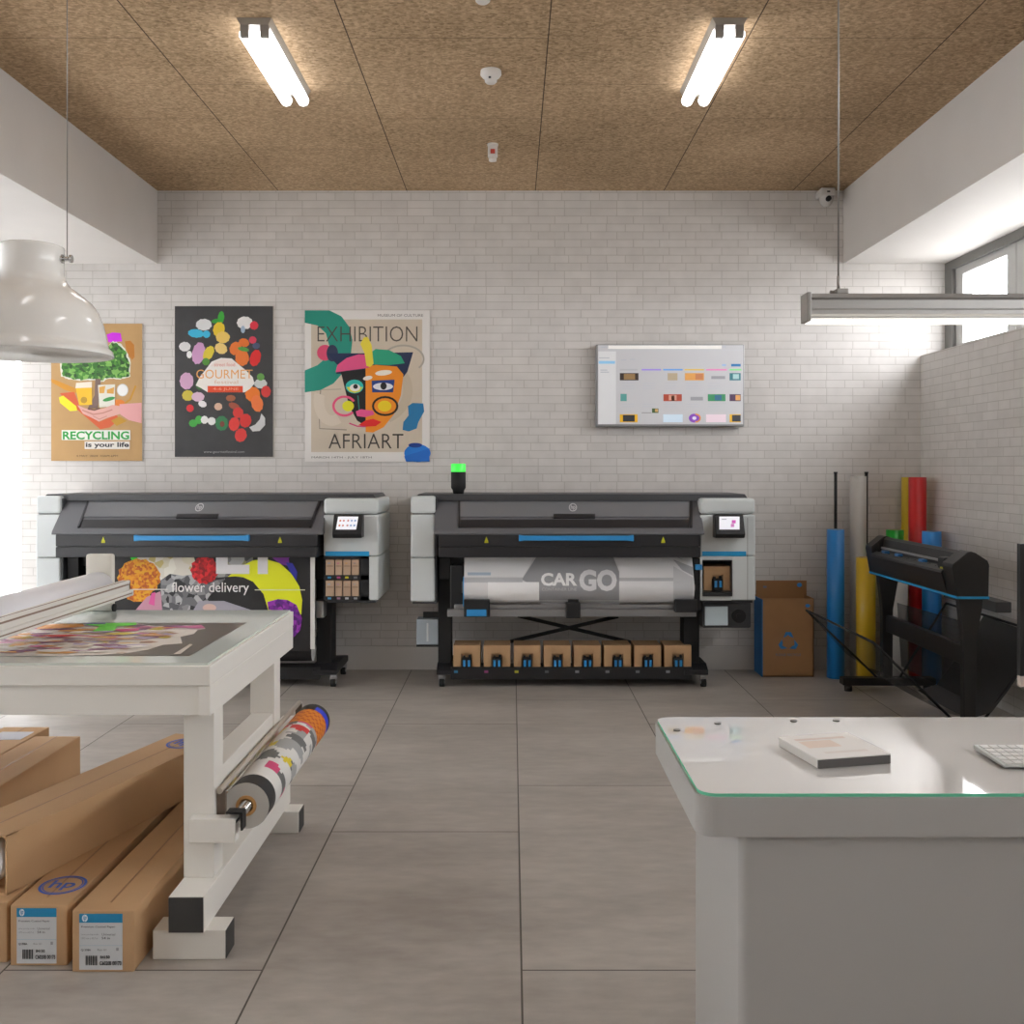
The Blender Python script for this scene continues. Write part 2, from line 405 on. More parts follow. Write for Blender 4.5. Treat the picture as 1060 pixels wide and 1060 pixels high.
add_box(bm, RG+.01, RG+.13, BK, 7.72, 2.55, 2.58)
win = struct('window_1', bm, frame_dark, 'clerestory window above the right brick wall')
bm = newbm(); y = 7.72
while y > BK+1:
    add_box(bm, RG+.03, RG+.1, y-.12, y, 2.58, BZ-.07); add_box(bm, RG+.03, RG+.1, y-.92, y-.8, 2.58, BZ-.07)
    add_box(bm, RG+.03, RG+.1, y-.8, y-.12, BZ-.13, BZ-.07); add_box(bm, RG+.03, RG+.1, y-.8, y-.12, 2.58, 2.62); y -= .93
struct('window_sash', bm, frame_light, None, win)
bm = newbm(); add_box(bm, RG+.06, RG+.068, BK+.4, 7.7, 2.6, BZ-.1); struct('window_pane', bm, glass, None, win)
# left window
bm = newbm()
for yy in (LWY0, LWY0+1.45, LWY0+2.9, LWY0+4.35, LWY0+5.8): add_box(bm, LW-.08, LW-.01, yy, yy+.06, LWZ0, LWZ1)
add_box(bm, LW-.08, LW-.01, LWY0, LWY1, LWZ0, LWZ0+.05); add_box(bm, LW-.08, LW-.01, LWY0, LWY1, LWZ1-.06, LWZ1)
win2 = struct('window_2', bm, mat('white_window_frame', 'e6e6e4', .4), 'tall bright window filling the left wall')
bm = newbm(); add_box(bm, LW-.05, LW-.043, LWY0, LWY1, LWZ0, LWZ1); struct('window_pane', bm, glass, None, win2)
bl = bpy.data.materials.new('white_dimming_blind'); bl.use_nodes = True; nt = bl.node_tree  # blind added so the left window stays white but lights the room less
for n in list(nt.nodes): nt.nodes.remove(n)
o_ = nt.nodes.new('ShaderNodeOutputMaterial'); a_ = nt.nodes.new('ShaderNodeAddShader'); t_ = nt.nodes.new('ShaderNodeBsdfTranslucent'); d_ = nt.nodes.new('ShaderNodeBsdfDiffuse')
t_.inputs['Color'].default_value = (.15, .15, .15, 1); d_.inputs['Color'].default_value = (.7, .7, .69, 1)
nt.links.new(t_.outputs[0], a_.inputs[0]); nt.links.new(d_.outputs[0], a_.inputs[1]); nt.links.new(a_.outputs[0], o_.inputs[0])
bm = newbm(); add_slab(bm, [(LW-.035, LWY0+.02, LWZ0+.02), (LW-.035, LWY1-.002, LWZ0+.02), (LW-.035, LWY1-.002, LWZ1-.02), (LW-.035, LWY0+.02, LWZ1-.02)], (1, 0, 0), .0)
for f_ in list(bm.faces)[1:]: bm.faces.remove(f_)
struct('dimming_blind', bm, bl, 'white translucent blind added to dim the left window', win2, fixn=False)

# ================================================================== PRINTERS
S2 = 0.0
hp_grey = 'a9abad'
def printer(ox, label, second):
    root = thing('wide_format_printer', label, 'printer', (X(588, 7.4)+ox, 7.45, 0), None)
    def bx(bm, a, b, c, d, y0, y1, bev=0.0, mi=0): add_box(bm, X(a, y0)+ox, X(b, y0)+ox, y0, y1, Z(d, y0), Z(c, y0), bev, mi)
    BY = 7.76
    bm = newbm()
    add_prism(bm, [(X(427, 7.2)+ox, Z(518.5, 7.2)), (X(776, 7.2)+ox, Z(518.5, 7.2)), (X(771, 7.2)+ox, Z(511.5, 7.2)), (X(433, 7.2)+ox, Z(511.5, 7.2))], 'Y', 7.2, BY, 0, .004)
    obj('top_deck', bm, mat('dark_grey_deck', '3f4043', .4), root)
    # body core behind the lid
    bm = newbm(); bx(bm, 452, 724, 518.5, 576, 7.24, BY-.02); bx(bm, 456, 722, 576, 586, 7.26, BY-.05); bx(bm, 464, 712, 586, 600, 7.4, BY-.1)
    obj('chassis', bm, black_plastic, root)
    # end cover
    bm = newbm(); bx(bm, 425, 450.5, 513.5, 531.7, 7.14, BY, .018); bx(bm, 425, 450, 532.5, 577, 7.14, BY, .012); bx(bm, 425, 450, 577.6, 623, 7.14, BY, .012)
    bx(bm, 427, 452, 516, 625, 7.16, BY-.02, 0, 1)
    obj('end_cover', bm, [off_plastic, dark_plastic], root)
    # lid: sloping front
    bm = newbm()
    add_prism(bm, [(7.235, Z(517, 7.235)), (7.01, Z(549.5, 7.01)), (7.0, Z(552, 7.0)), (7.0, Z(553.5, 7.0)), (7.24, Z(553.5, 7.0))], 'X', X(450, 7.1)+ox, X(726.5, 7.1)+ox, 0, .003)
    lid = obj('lid', bm, mid_plastic, root)
    def sl(px, py, up=0.0):
        t = (py-517)/(549.5-517); z0, z1 = Z(517, 7.235), Z(549.5, 7.01)
        # intersect the ray with the lid slope
        k = (py-VY)/F; sy = (7.01-7.235); sz = (z1-z0); tt = (CAMZ-z0-k*7.235)/(sz+k*sy)
        yy = 7.235+sy*tt; n = Vector((0, sz, -sy)).normalized()
        if n.y > 0: n = -n
        return Vector((X(px, yy)+ox, yy, z0+sz*tt))+n*up
    def slq(bm, a, b, c, d, th, mi=0, sk=0, base=0.0):
        pts = [sl(a, d, base), sl(b, d, base), sl(b-sk, c, base), sl(a+sk, c, base)]
        n = (pts[1]-pts[0]).cross(pts[3]-pts[0])
        if n.y > 0: n = -n
        add_slab(bm, pts, n, th, mi)
    bm = newbm(); slq(bm, 476, 714, 518.5, 535.5, .008); obj('lid_window', bm, mat('smoked_window', '75777b', .12, coat=.4), lid)
    bm = newbm(); slq(bm, 476.5, 713, 538, 546.5, .002); slq(bm, 573, 616, 533.2, 537, .014)
    slq(bm, 713.5, 716.5, 519, 546.5, .012); slq(bm, 474.5, 476.5, 519, 546.5, .012)
    obj('lid_recess', bm, mat('lid_recess_black', '2b2b2e', .3), lid)
    bm = newbm()
    a = Art(); a.ring(593, 526, 4.2, 4.2, .9, 'b4b6b8'); a.text('hp', 590.8, 523.4, 595.6, 528.9, 'b4b6b8', .02)
    a.emit(bm, lambda u, v, h: sl(u, v, .0085+h)); obj('logo', bm, a.mats, lid)
    # front band
    bm = newbm(); bx(bm, 454, 725, 553.5, 565.6, 6.985, 7.25, .004); bx(bm, 454, 725, 566.3, 577, 6.985, 7.25, .004); bx(bm, 456, 723, 560, 572, 6.99, 7.2, 0)
    fb = obj('front_cover', bm, mat('satin_black_cover', '242427', .35), root)
    bm = newbm(); zc = Z(557.3, 6.95); hx0, hx1 = X(537, 6.95)+ox, X(656, 6.95)+ox
    add_prism(bm, [(hx0, zc-.021), (hx0+.05, zc-.016), (hx1-.05, zc-.016), (hx1, zc-.021), (hx1, zc+.024), (hx1-.045, zc+.018), (hx0+.045, zc+.018), (hx0, zc+.024)], 'Y', 6.945, 6.984, 0, .004)
    obj('handle', bm, blue_plastic, fb)
    for q in (503.5, 686.5):
        bm = newbm(); A = Art(); A.poly([(q-2, 560.5), (q+2, 560.5), (q, 555.5)], yellow_mark); A.rect(q-2, 560.6, q+2, 562, yellow_mark, True)
        A.emit(bm, lambda u, v, h: Vector((X(u, 6.983)+ox, 6.983-h, Z(v, 6.983)))); obj('warning_label', bm, A.mats, fb)
    # ink module on the right
    bm = newbm(); r0 = 7.1
    bx(bm, 725, 782, 516, 532.3, r0, BY, .022); bx(bm, 725, 782, 533, 575.5, r0, BY, .01)
    if second:
        bx(bm, 725, 727.5, 576, 621.5, r0, BY, 0); bx(bm, 757.5, 782, 576, 621.5, r0, BY, .008); bx(bm, 727.5, 757.5, 616.8, 621.5, r0, BY)
        bx(bm, 727.5, 757.5, 576, 580, r0, BY); bx(bm, 727.5, 757.5, 580, 616.8, 7.42, BY, 0, 1); bx(bm, 773.6, 774.1, 536, 621, r0-.0006, r0+.01, 0, 2)
        add_box(bm, X(757.4, r0)+ox, X(757.9, r0)+ox, r0-.004, 7.42, Z(616.8, r0), Z(580, r0), 0, 1); add_box(bm, X(727.2, r0)+ox, X(727.8, r0)+ox, r0-.004, 7.42, Z(616.8, r0), Z(580, r0), 0, 1)
        add_box(bm, X(727.5, r0)+ox, X(757.5, r0)+ox, r0-.004, 7.42, Z(580.6, r0), Z(579.6, r0), 0, 1)
        add_box(bm, X(727.5, r0)+ox, X(757.5, r0)+ox, r0-.02, 7.42, Z(617, r0), Z(612.5, r0), 0, 1)
    else:
        bx(bm, 772, 782, 576, 621.5, r0, BY, .01)
        bx(bm, 725, 772, 576, 621.5, 7.24, BY, 0, 1)
        for c, d in ((576, 578.5), (595.3, 600.3), (617.2, 621.5)): bx(bm, 725, 772, c, d, r0+.004, 7.24, 0, 1)
        for q in (725, 736.3, 744.5, 753.3, 761.8): add_box(bm, X(q, r0)+ox, X(q+.9, r0)+ox, r0+.012, 7.24, Z(621, r0), Z(577, r0), 0, 1)
        bx(bm, 763, 772, 576, 621.5, r0+.004, 7.24, 0, 1)
    mod = obj('ink_module', bm, [off_plastic, mat('ink_bay_black', '202225', .4), steel_grey], root)
    bm = newbm(); bx(bm, 727, 772.5, 570.8, 575.6, r0-.004, r0+.03, .001); obj('trim_strip', bm, blue_strip, mod)
    if not second:
        for j, py in enumerate((597.8, 619.4)):
            for i, c in enumerate((('2a8fc4', 'b54a86', 'c9c22c', '6c7076'), ('4d9fd0', 'a57fa0', 'b8bcc0', '9aa0a4'))[j]):
                q = (731, 740.5, 749, 758)[i]; bm = newbm(); A = Art(); A.rect(q-1.8, py-1, q+1.8, py+1, c)
                A.emit(bm, lambda u, v, h: Vector((X(u, r0+.003)+ox, r0+.003-h, Z(v, r0+.003)))); obj('colour_mark', bm, A.mats, mod)
    # touch panel
    yb = 6.97; bm = newbm()
    add_prism(bm, [(7.098, Z(533, 7.1)), (7.03, Z(532.5, 7.03)), (6.965, Z(553, 6.965)), (6.985, Z(557, 6.985)), (7.098, Z(556, 7.1))], 'X', X(739.5, 7.03)+ox, X(769.5, 7.03)+ox, 0, .006)
    pan = obj('control_panel', bm, black_plastic, mod)
    def tp(u, v, h):
        p0 = Vector((0, 7.03, Z(532.5, 7.03))); p1 = Vector((0, 6.965, Z(553, 6.965))); k = (v-VY)/F
        sy, sz = p1.y-p0.y, p1.z-p0.z; t = (CAMZ-p0.z-k*p0.y)/(sz+k*sy); yy = p0.y+sy*t
        return Vector((X(u, yy)+ox, yy-h, p0.z+sz*t+h*.3))
    bm = newbm(); A = Art(); scr = mat('touch_screen', 'd8dadf', .2, emit=('e4e2ea', .35)); A.rect(744.5, 534.8, 765.5, 548.2, scr)
    if second: A.rect(757.5, 538.5, 761.5, 541.8, 'e765cf'); A.rect(756.5, 542.3, 760, 545.6, 'e48fd8', True); A.rect(747, 537, 752, 538, 'b9bcc8', True)
    else:
        for i in range(5):
            for j in range(2): A.ell(747.5+3.6*i+(1.0 if i > 1 else 0), 539+5*j, 1.1, 1.1, ('e08a60', 'd98f86', 'c98f8a', '8aa5d0', '7f9fcc')[i], n=8, flat=i+j > 0)
    A.emit(bm, tp, .001); obj('screen', bm, A.mats, pan)
    # electronics box under the module
    bm = newbm(); bx(bm, 727, 779 if second else 777, 621.5, 624, 7.14, BY-.05)
    if second: bx(bm, 727, 777.5, 624, 650, 7.16, BY-.1, .01)
    eb = obj('electronics_box', bm, dark_plastic, root)
    if second:
        bm = newbm(); bx(bm, 730, 753.5, 628, 647.5, 7.145, 7.17, .003); obj('label_plate', bm, mat('pale_blue_plate', 'c3d2d9', .4), eb)
        bm = newbm(); k = (X(764.5, 7.15)+ox, Z(637.5, 7.15)); add_cyl(bm, (k[0], 7.13, k[1]), (k[0], 7.17, k[1]), .05, 24); add_cyl(bm, (k[0], 7.115, k[1]), (k[0], 7.135, k[1]), .022, 16)
        obj('knob', bm, deep_black, eb)
    # stand
    for nm, a, b in (('leg', 453.5, 467), ('leg', 708, 724)):
        bm = newbm(); bx(bm, a, b, 577, 697, 7.28, 7.46, .006); bx(bm, a+1, b-1, 577, 600, 7.2, 7.3, .004)
        obj(nm, bm, deep_black, root)
    for side, a, b, cst in ((0, 452, 468, 457), (1, 708, 733, 729)):
        bm = newbm(); y0 = 7.2
        zt, zb = Z(686, 7.28), Z(698.5, y0)
        add_prism(bm, [(7.19, zb), (7.72, zb), (7.72, zb+.045), (7.5, zt), (7.27, zt), (7.19, zb+.035)], 'X', X(a, y0)+ox, X(b, y0)+ox, 0, .004)
        obj('foot', bm, mat('stand_black', '1b1b1f', .5), root)
        for yy in (7.235, 7.66):
            bm = newbm(); cx = X(cst, 7.2)+ox; zz = zb
            add_cyl(bm, (cx, yy, zz-.028), (cx, yy, zz), .028, 16, 1); add_box(bm, cx-.026, cx+.026, yy-.02, yy+.02, .055, zz-.02, .003, 1)
            add_cyl(bm, (cx-.018, yy, .034), (cx+.018, yy, .034), .034, 20, 0); add_cyl(bm, (cx-.022, yy, .034), (cx+.022, yy, .034), .014, 12, 1)
            obj('caster', bm, [rubber, alu], root)
    bm = newbm()
    y1 = 7.5
    add_bar(bm, (X(528, y1)+ox, y1, Z(664, y1)), (X(640, y1)+ox, y1, Z(638, y1)), .02, .026); add_bar(bm, (X(536, y1)+ox, y1+.03, Z(638, y1)), (X(660, y1)+ox, y1+.03, Z(667, y1)), .02, .026)
    obj('cross_brace', bm, deep_black, root)
    bm = newbm(); bx(bm, 467, 709, 694, 702.8, 7.226, 7.5); bx(bm, 466.5, 716, 690.8, 703.2, 7.2, 7.225, .003); bx(bm, 466.5, 709, 690.5, 694.2, 7.46, 7.5)
    tray = obj('ink_tray', bm, black_plastic, root)
    if second:
        for i, c in enumerate(('3c86b0', '9a4a7e', 'b8b43a', '6a6c6e', '9a9ca0', '8a8c90', '8a8c90', '9a9ca0')):
            bm = newbm(); A = Art(); A.rect(470+31.35*i, 694, 474+31.35*i, 696.6, c)
            A.emit(bm, lambda u, v, h: Vector((X(u, 7.2)+ox, 7.1992-h, Z(v, 7.2)))); obj('colour_mark', bm, A.mats, tray)
    # winder bar and holders
    bm = newbm(); yb = 7.1; bx(bm, 463, 721, 631, 638.5, yb, yb+.05, .004); bx(bm, 470, 716, 625.5, 630.8, yb+.03, yb+.08, .01)
    if not second: bm.free(); bm = newbm(); bx(bm, 463, 721, 660, 668, 7.3, 7.36, .004); bx(bm, 712, 722, 622, 640, 7.16, 7.28, .01)
    wb = obj('winder_bar', bm, mat('winder_aluminium', '9fa0a2', .3, .7), root)
    if second:
        for boxes in (((480, 507, 621, 638.8, 7.04, 7.1, .006),), ((699, 722, 621, 634, 7.04, 7.1, .006),), ((586, 601, 624, 640, 7.06, 7.14, .006), (588, 599, 618, 624.2, 7.08, 7.14, .004)), ((466, 480.5, 585, 632, 7.14, 7.28, .01),), ((718.5, 726.5, 578, 632, 7.12, 7.28, .006),)):
            bm = newbm()
            for q in boxes: bx(bm, *q)
            wh = obj('roll_holder', bm, black_plastic, wb)
        for q in ((483, 503.5, 631, 638, 7.033, 7.05, .003), (479.2, 480.2, 598, 628, 7.05, 7.14), (720, 727, 584.5, 590, 7.09, 7.13, .003)):
            bm = newbm(); bx(bm, *q); obj('blue_clip', bm, blue_plastic, wb)
    # side box on the left leg
    bm = newbm(); bx(bm, 431, 454.2, 641, 667.5, 7.3, 7.44, .006); bx(bm, 431, 454, 667.5, 669.6, 7.3, 7.44, 0, 1); bx(bm, 441.5, 443.5, 645, 664, 7.296, 7.31, .001, 2); bx(bm, 438, 455, 634, 641, 7.36, 7.4, 0, 1)
    obj('side_box', bm, [mat('blue_grey_plastic', 'a3adb5', .4), black_plastic, off_plastic], root)
    if second:
        bm = newbm(); bc = (X(474.5, 7.3)+ox, 7.3); f = 7.3e-3
        add_lathe(bm, [(0, Z(512, 7.3)), (5.2*f, Z(512, 7.3)), (6.2*f, Z(507, 7.3)), (7.6*f, Z(505, 7.3)), (7.6*f, Z(488.5, 7.3)), (0, Z(488.5, 7.3))], bc, 28)
        bea = obj('status_beacon', bm, deep_black, root)
        bm = newbm(); add_lathe(bm, [(7.6*f, Z(488.5, 7.3)), (7.6*f, Z(481, 7.3)), (7*f, Z(480, 7.3)), (0, Z(480, 7.3))], bc, 28)
        obj('lamp_lens', bm, mat('green_lamp', '3fe04a', .3, emit=('35d040', .55)), bea)
    return root
P1X = -2.77
printer(0.0, 'wide black and silver printer with green beacon, right of the other printer', True)
printer(P1X, 'wide black and silver printer behind the white table, left of the other printer', False)

# ink cartons in the tray of the right printer
def ink_carton():
    w, hh, d = .2, .178, .24
    root = thing('ink_carton', 'x', 'ink carton', (X(483, 7.2), 7.23, Z(694, 7.2)+.002), 'brown ink cartons in the printer tray')
    x0, y0, z0 = root.location
    bm = newbm()
    # box with a cut-out at the front foot
    add_prism(bm, [(x0-w/2, z0), (x0-.042, z0), (x0-.042, z0+.118), (x0+.042, z0+.118), (x0+.042, z0), (x0+w/2, z0), (x0+w/2, z0+hh), (x0-w/2, z0+hh)], 'Y', y0, y0+.03, 0)
    add_box(bm, x0-w/2, x0+w/2, y0+.03, y0+.22, z0, z0+hh)
    obj('body', bm, card, root)
    bm = newbm(); add_box(bm, x0-.034, x0+.034, y0-.028, y0+.028, z0+.001, z0+.088, .006); add_box(bm, x0-.028, x0-.012, y0-.016, y0+.02, z0+.08, z0+.1, .003); add_box(bm, x0+.014, x0+.03, y0-.016, y0+.02, z0+.08, z0+.106, .003)
    cn = obj('connector', bm, deep_black, root)
    for s in (-1, 1):
        bm = newbm(); add_box(bm, x0+s*.017-.009, x0+s*.017+.009, y0-.034, y0-.026, z0+.026, z0+.074, .002); obj('clip', bm, blue_plastic, cn)
    return root
words = ('leftmost', 'second', 'third', 'fourth', 'fifth', 'sixth', 'seventh', 'rightmost')
c0 = ink_carton(); base = Vector(c0.location)
for i in range(8):
    lb = ('%s brown ink carton in the tray under the right printer' % words[i]) if i in (0, 7) else '%s brown ink carton from the left in the tray under the right printer' % words[i]
    if i == 0: c0['label'] = lb
    else: dup(c0, base+Vector((31.35*7.2/F*i, 0, 0)), lb)
# the big carton inside the module's bay
cr = dup(c0, Vector((X(742.5, 7.16), 7.16, Z(612.5, 7.1)+.002)), 'brown ink carton inside the open black bay of the right printer'); cr['group'] = 'ink carton in the bay'
del cr['group']
# small cartons in the left printer
first = None
for j, row in enumerate(('upper', 'lower')):
    for i, q in enumerate((727.4, 737.4, 745.6, 754.4)):
        w = (8.6, 6.9, 7.6, 7.2)[i]*7.1e-3; x0 = X(q, 7.1)+P1X; z0 = Z(595.3, 7.1)+.001 if j == 0 else Z(617.2, 7.1)+.001; hz = .112 if j == 0 else .113
        bm = newbm(); xc = x0+w/2
        add_box(bm, x0, x0+w, 7.096, 7.22, z0, z0+hz, .002); add_box(bm, x0+w*.1, x0+w*.9, 7.0945, 7.1, z0+hz*.55, z0+hz*.62, 0, 1); add_box(bm, x0+w*.25, x0+w*.55, 7.0945, 7.1, z0+hz*.74, z0+hz*.8, 0, 2)
        o = obj('ink_cartridge', bm, [mat('carton_tan', 'b59a82', .7), mat('carton_crease', '8d7562', .7), ink((('7fa0b8', 'c0568a', 'c99a3a', '7c7f84'), ('8fb0c4', 'b08aa0', 'b0a890', 'a0a4a0'))[j][i])], None, (xc, 7.15, z0))
        tag(o, '%s tan ink cartridge in the %s row of the left printer' % (('leftmost', 'second from left', 'third from left', 'rightmost')[i], row), 'ink cartridge', 'tan ink cartridges in the left printer')

# printed film on the right printer
def film():
    yc, R = 7.165, .118; zc = Z(608.5, 7.1)
    prof = [(7.16, Z(573, 7.1))]
    a_t = math.radians(162)
    for i in range(0, 40):
        a = math.radians(162+ (i*9)); prof.append((yc+R*math.cos(a), zc+R*math.sin(a)))
    bm = newbm(); x0, x1 = X(480.5, 7.1), X(717.5, 7.1)
    for p, q in zip(prof, prof[1:]):
        vs = [bm.verts.new((x0, *p)), bm.verts.new((x1, *p)), bm.verts.new((x1, *q)), bm.verts.new((x0, *q))]
        f = bm.faces.new(vs); f.smooth = True
    bmesh.ops.remove_doubles(bm, verts=bm.verts[:], dist=1e-5)
    root = thing('film_roll', 'silver grey printed film roll with white CARGO lettering on the right printer', 'printed film roll', (X(599, 7.1), yc, zc-R))
    A = Art()
    silver = 'b9babc'; 
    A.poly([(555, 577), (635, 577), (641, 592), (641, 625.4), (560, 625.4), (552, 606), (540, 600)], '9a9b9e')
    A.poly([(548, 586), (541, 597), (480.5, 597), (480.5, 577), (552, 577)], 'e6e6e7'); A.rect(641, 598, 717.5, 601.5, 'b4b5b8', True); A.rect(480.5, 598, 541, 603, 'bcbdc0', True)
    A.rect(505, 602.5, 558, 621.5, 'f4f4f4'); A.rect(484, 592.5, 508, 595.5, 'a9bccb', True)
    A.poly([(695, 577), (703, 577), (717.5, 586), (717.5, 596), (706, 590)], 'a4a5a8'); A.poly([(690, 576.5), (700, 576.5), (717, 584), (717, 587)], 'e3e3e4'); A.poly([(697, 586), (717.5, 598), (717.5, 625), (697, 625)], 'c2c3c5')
    A.text('CAR', 560, 593, 597.5, 606.5, 'f2f2f2', .035); A.text('GO', 599.5, 589.5, 638.5, 612, 'dcdcde', .045); A.text('CONTAINER LINE', 561, 608.5, 597, 611.5, 'c9cacc')
    def mp(u, v, h):
        k = (v-VY)/F; best = None
        for p, q in zip(prof, prof[1:]):
            sy, sz = q[0]-p[0], q[1]-p[1]; den = sz+k*sy
            if abs(den) < 1e-9: continue
            t = (CAMZ-p[1]-k*p[0])/den
            if -1e-4 <= t <= 1.0001:
                yy = p[0]+sy*t
                if best is None or yy < best: best = yy
        yy = (best if best is not None else yc-R*.3)-.0006-h
        return Vector((X(u, yy), yy, Z(v, yy)))
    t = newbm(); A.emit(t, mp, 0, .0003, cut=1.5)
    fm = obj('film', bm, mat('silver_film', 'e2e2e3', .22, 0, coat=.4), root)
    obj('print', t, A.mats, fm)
    bm = newbm(); add_cyl(bm, (x0-.02, yc, zc), (x1+.02, yc, zc), .05, 20); obj('core', bm, mat('core_card', '6a6560', .7), root)
film()

# printed banner hanging from the left printer
def banner():
    YB = 7.1; x0, x1 = X(91, YB), X(326, YB)
    A = Art()
    A.rect(91, 573, 321.3, 674, '1b1a1c'); A.rect(321.3, 573, 326, 672, 'd9d8d4', True)
    A.poly([(138, 573), (200, 573), (206, 597), (190, 606), (165, 603), (140, 590)], blot('cream_petals', ['d9d2bb', 'e8e4d8', 'c9b87a', 'ded8cc'], 18))
    A.poly([(133, 573), (140, 573), (143, 577), (137, 581)], '2fe02f')
    A.ell(144, 598, 22, 19.5, blot('orange_petals', ['d9860f', 'c8690a', 'e0a318', 'b4550c', 'e39a14'], 55), wob=.05, n=30)
    A.ell(143, 616, 13, 7, blot('orange_petals', [], 55), wob=.06)
    A.poly([(140, 632), (152, 618), (166, 612), (170, 632)], 'c790a4'); A.poly([(154, 625), (157, 614), (161, 613), (160, 627)], 'dd5aa0')
    A.poly([(166, 601), (176, 594), (190, 596), (215, 592), (228, 586), (233, 600), (222, 610), (216, 622), (222, 632), (168, 632)], blot('grey_collage', ['8a8a8c', '55565a', 'b4b4b6', '2c2c30', '6f6f73'], 26))
    A.poly([(224, 573), (262, 573), (262, 588), (236, 597), (222, 598)], blot('grey_collage_2', ['7b7b7d', 'a9a9a9', '4a4a4c', '8d8d62'], 22))
    A.poly([(200, 632), (206, 622), (232, 622), (262, 632)], 'a3a0ac'); A.ell(217, 629, 7, 4, 'd9b9ac')
    A.poly([(236, 597), (250, 586), (262, 580), (275, 578.5), (290, 583), (302, 594), (310, 607), (313, 621), (312, 636), (279, 636), (273, 615), (262, 602), (252, 597.5), (244, 596.5)], 'e6ea14')
    A.poly([(278, 573), (304, 573), (299, 578), (300, 586), (291, 584), (284, 579)], '7a2b9c'); A.poly([(296, 582), (303, 583), (308, 592), (307, 601), (301, 593)], '28289c')
    A.poly([(277, 623), (288, 620), (298, 621), (307, 626), (313, 640), (311, 652), (304, 660), (300, 640), (290, 632), (278, 631)], blot('purple_petals', ['7d1f96', '651a86', '9a34b0', '55146e'], 40))
    A.ell(212, 590, 14.2, 14.2, blot('red_petals', ['c8141c', 'a80f16', 'e02028', '8c0a10'], 42), wob=.07, n=26)
    A.rect(224, 574, 236, 594, 'e4e2e4'); A.rect(236, 584.5, 258.5, 594, 'e4e2e4', True); A.rect(267, 574, 277.5, 594, 'e4e2e4', True)
    A.text('flower delivery', 178, 602.5, 258, 616, 'e8e6e4', .004); A.line([(134, 610), (174, 610)], .9, 'dcd8d4'); A.line([(264, 610.5), (316, 610.5)], .9, 'dcdcc0')
    bm = newbm(); add_box(bm, x0, x1, YB+.0005, YB+.0015, Z(672, YB), Z(574, YB), 0, 0); n = len(A.mats)
    A.emit(bm, on_plane_y(YB))
    # edge curl towards the winding roll
    root = thing('printed_banner', 'black banner printed with flowers and yellow arc hanging from the left printer', 'banner', (X(208, YB), YB, Z(684, YB)))
    obj('sheet', bm, A.mats, root)
    bm = newbm(); yc = YB+.09; zc = Z(676, YB)
    add_cyl(bm, (x0+.01, yc, zc), (x1-.03, yc, zc), .075, 28, 0, capmi=1)
    obj('wound_roll', bm, [mat('banner_black', '1b1a1c', .5), white_plastic], root)
banner()

# ================================================================== POSTERS AND SCREEN
def poster(px0, py0, px1, py1, A, label):
    bm = newbm(); Y = WALL-.014; A.emit(bm, on_plane_y(Y), .0003, .00008)
    n = len(A.mats); add_box(bm, X(px0, Y), X(px1, Y), Y, WALL-.001, Z(py1, Y), Z(py0, Y), 0, n)
    o = obj('poster', bm, A.mats+[mat('poster_board', 'cfcac2', .6)], None, (X((px0+px1)/2, Y), Y, Z(py1, Y)))
    tag(o, label, 'poster', 'posters on the brick wall')
# recycling poster
A = Art((40, 300, 4.077)); kraft = mat('kraft_print', 'b8925f', .6, noise=(5, .06))
A.rect(53, 143, 437, 722, kraft)
A.tr = (50, 330, 7.07)
A.poly([(20, 440), (60, 450), (190, 505), (215, 520), (200, 545), (120, 520), (25, 465)], 'c98a1a')
A.poly([(85, 545), (190, 535), (215, 600), (230, 650), (300, 700), (370, 755), (500, 700), (520, 740), (450, 795), (380, 808), (300, 740), (220, 672), (140, 620)], 'cf5a2c')
A.poly([(78, 575), (110, 562), (205, 640), (212, 672), (160, 676), (85, 615)], 'e6dc18')
A.poly([(460, 745), (520, 715), (575, 748), (500, 785)], 'b98a1c'); A.ell(515, 615, 45, 24, 'dc7a1c')
A.poly([(560, 165), (600, 160), (628, 190), (632, 280), (615, 300), (590, 270), (570, 220)], 'b8741c'); A.line([(640, 490), (600, 590), (560, 620)], 14, 'c08a24')
A.poly([(428, 115), (470, 100), (530, 105), (540, 165), (440, 172)], 'c614d8')
jr = random.Random(5)
def leafy(cx, cy, grow, jit):
    base = [(0, 300), (95, 320), (105, 420), (160, 440), (240, 450), (330, 440), (380, 462), (440, 430), (520, 440), (590, 420), (600, 320), (570, 250), (530, 190), (470, 170), (440, 200), (430, 250), (380, 300), (250, 305)]
    out = []
    for (p, q) in zip(base[1:], base[2:]+base[1:2]):
        for i in range(5):
            x = p[0]+(q[0]-p[0])*i/5; y = p[1]+(q[1]-p[1])*i/5; d = math.hypot(x-cx, y-cy); k = 1+(grow+jr.uniform(-jit, jit))/d
            out.append((cx+(x-cx)*k, cy+(y-cy)*k))
    return out
A.poly(leafy(370, 350, 8, 5), 'd9dccd')
A.poly(leafy(370, 350, -4, 9), blot('poster_foliage', ['2f6b20', '4b8c2e', '1f4a18', '7fb456', '3c7a26'], 42))
for i in range(26): A.ell(jr.uniform(130, 560), jr.uniform(320, 415), jr.uniform(12, 30), jr.uniform(8, 18), ('2a5a1e', '74ad4c', '3a7628')[i % 3], n=9, wob=.2)
A.poly([(345, 440), (385, 440), (380, 560), (362, 655), (290, 655), (340, 560)], '7a6258')
A.poly([(200, 500), (320, 495), (322, 630), (228, 632)], 'eab81c'); A.poly([(205, 470), (320, 460), (320, 503), (200, 508)], 'e8dccb'); A.ell(262, 595, 24, 24, 'b38a18')
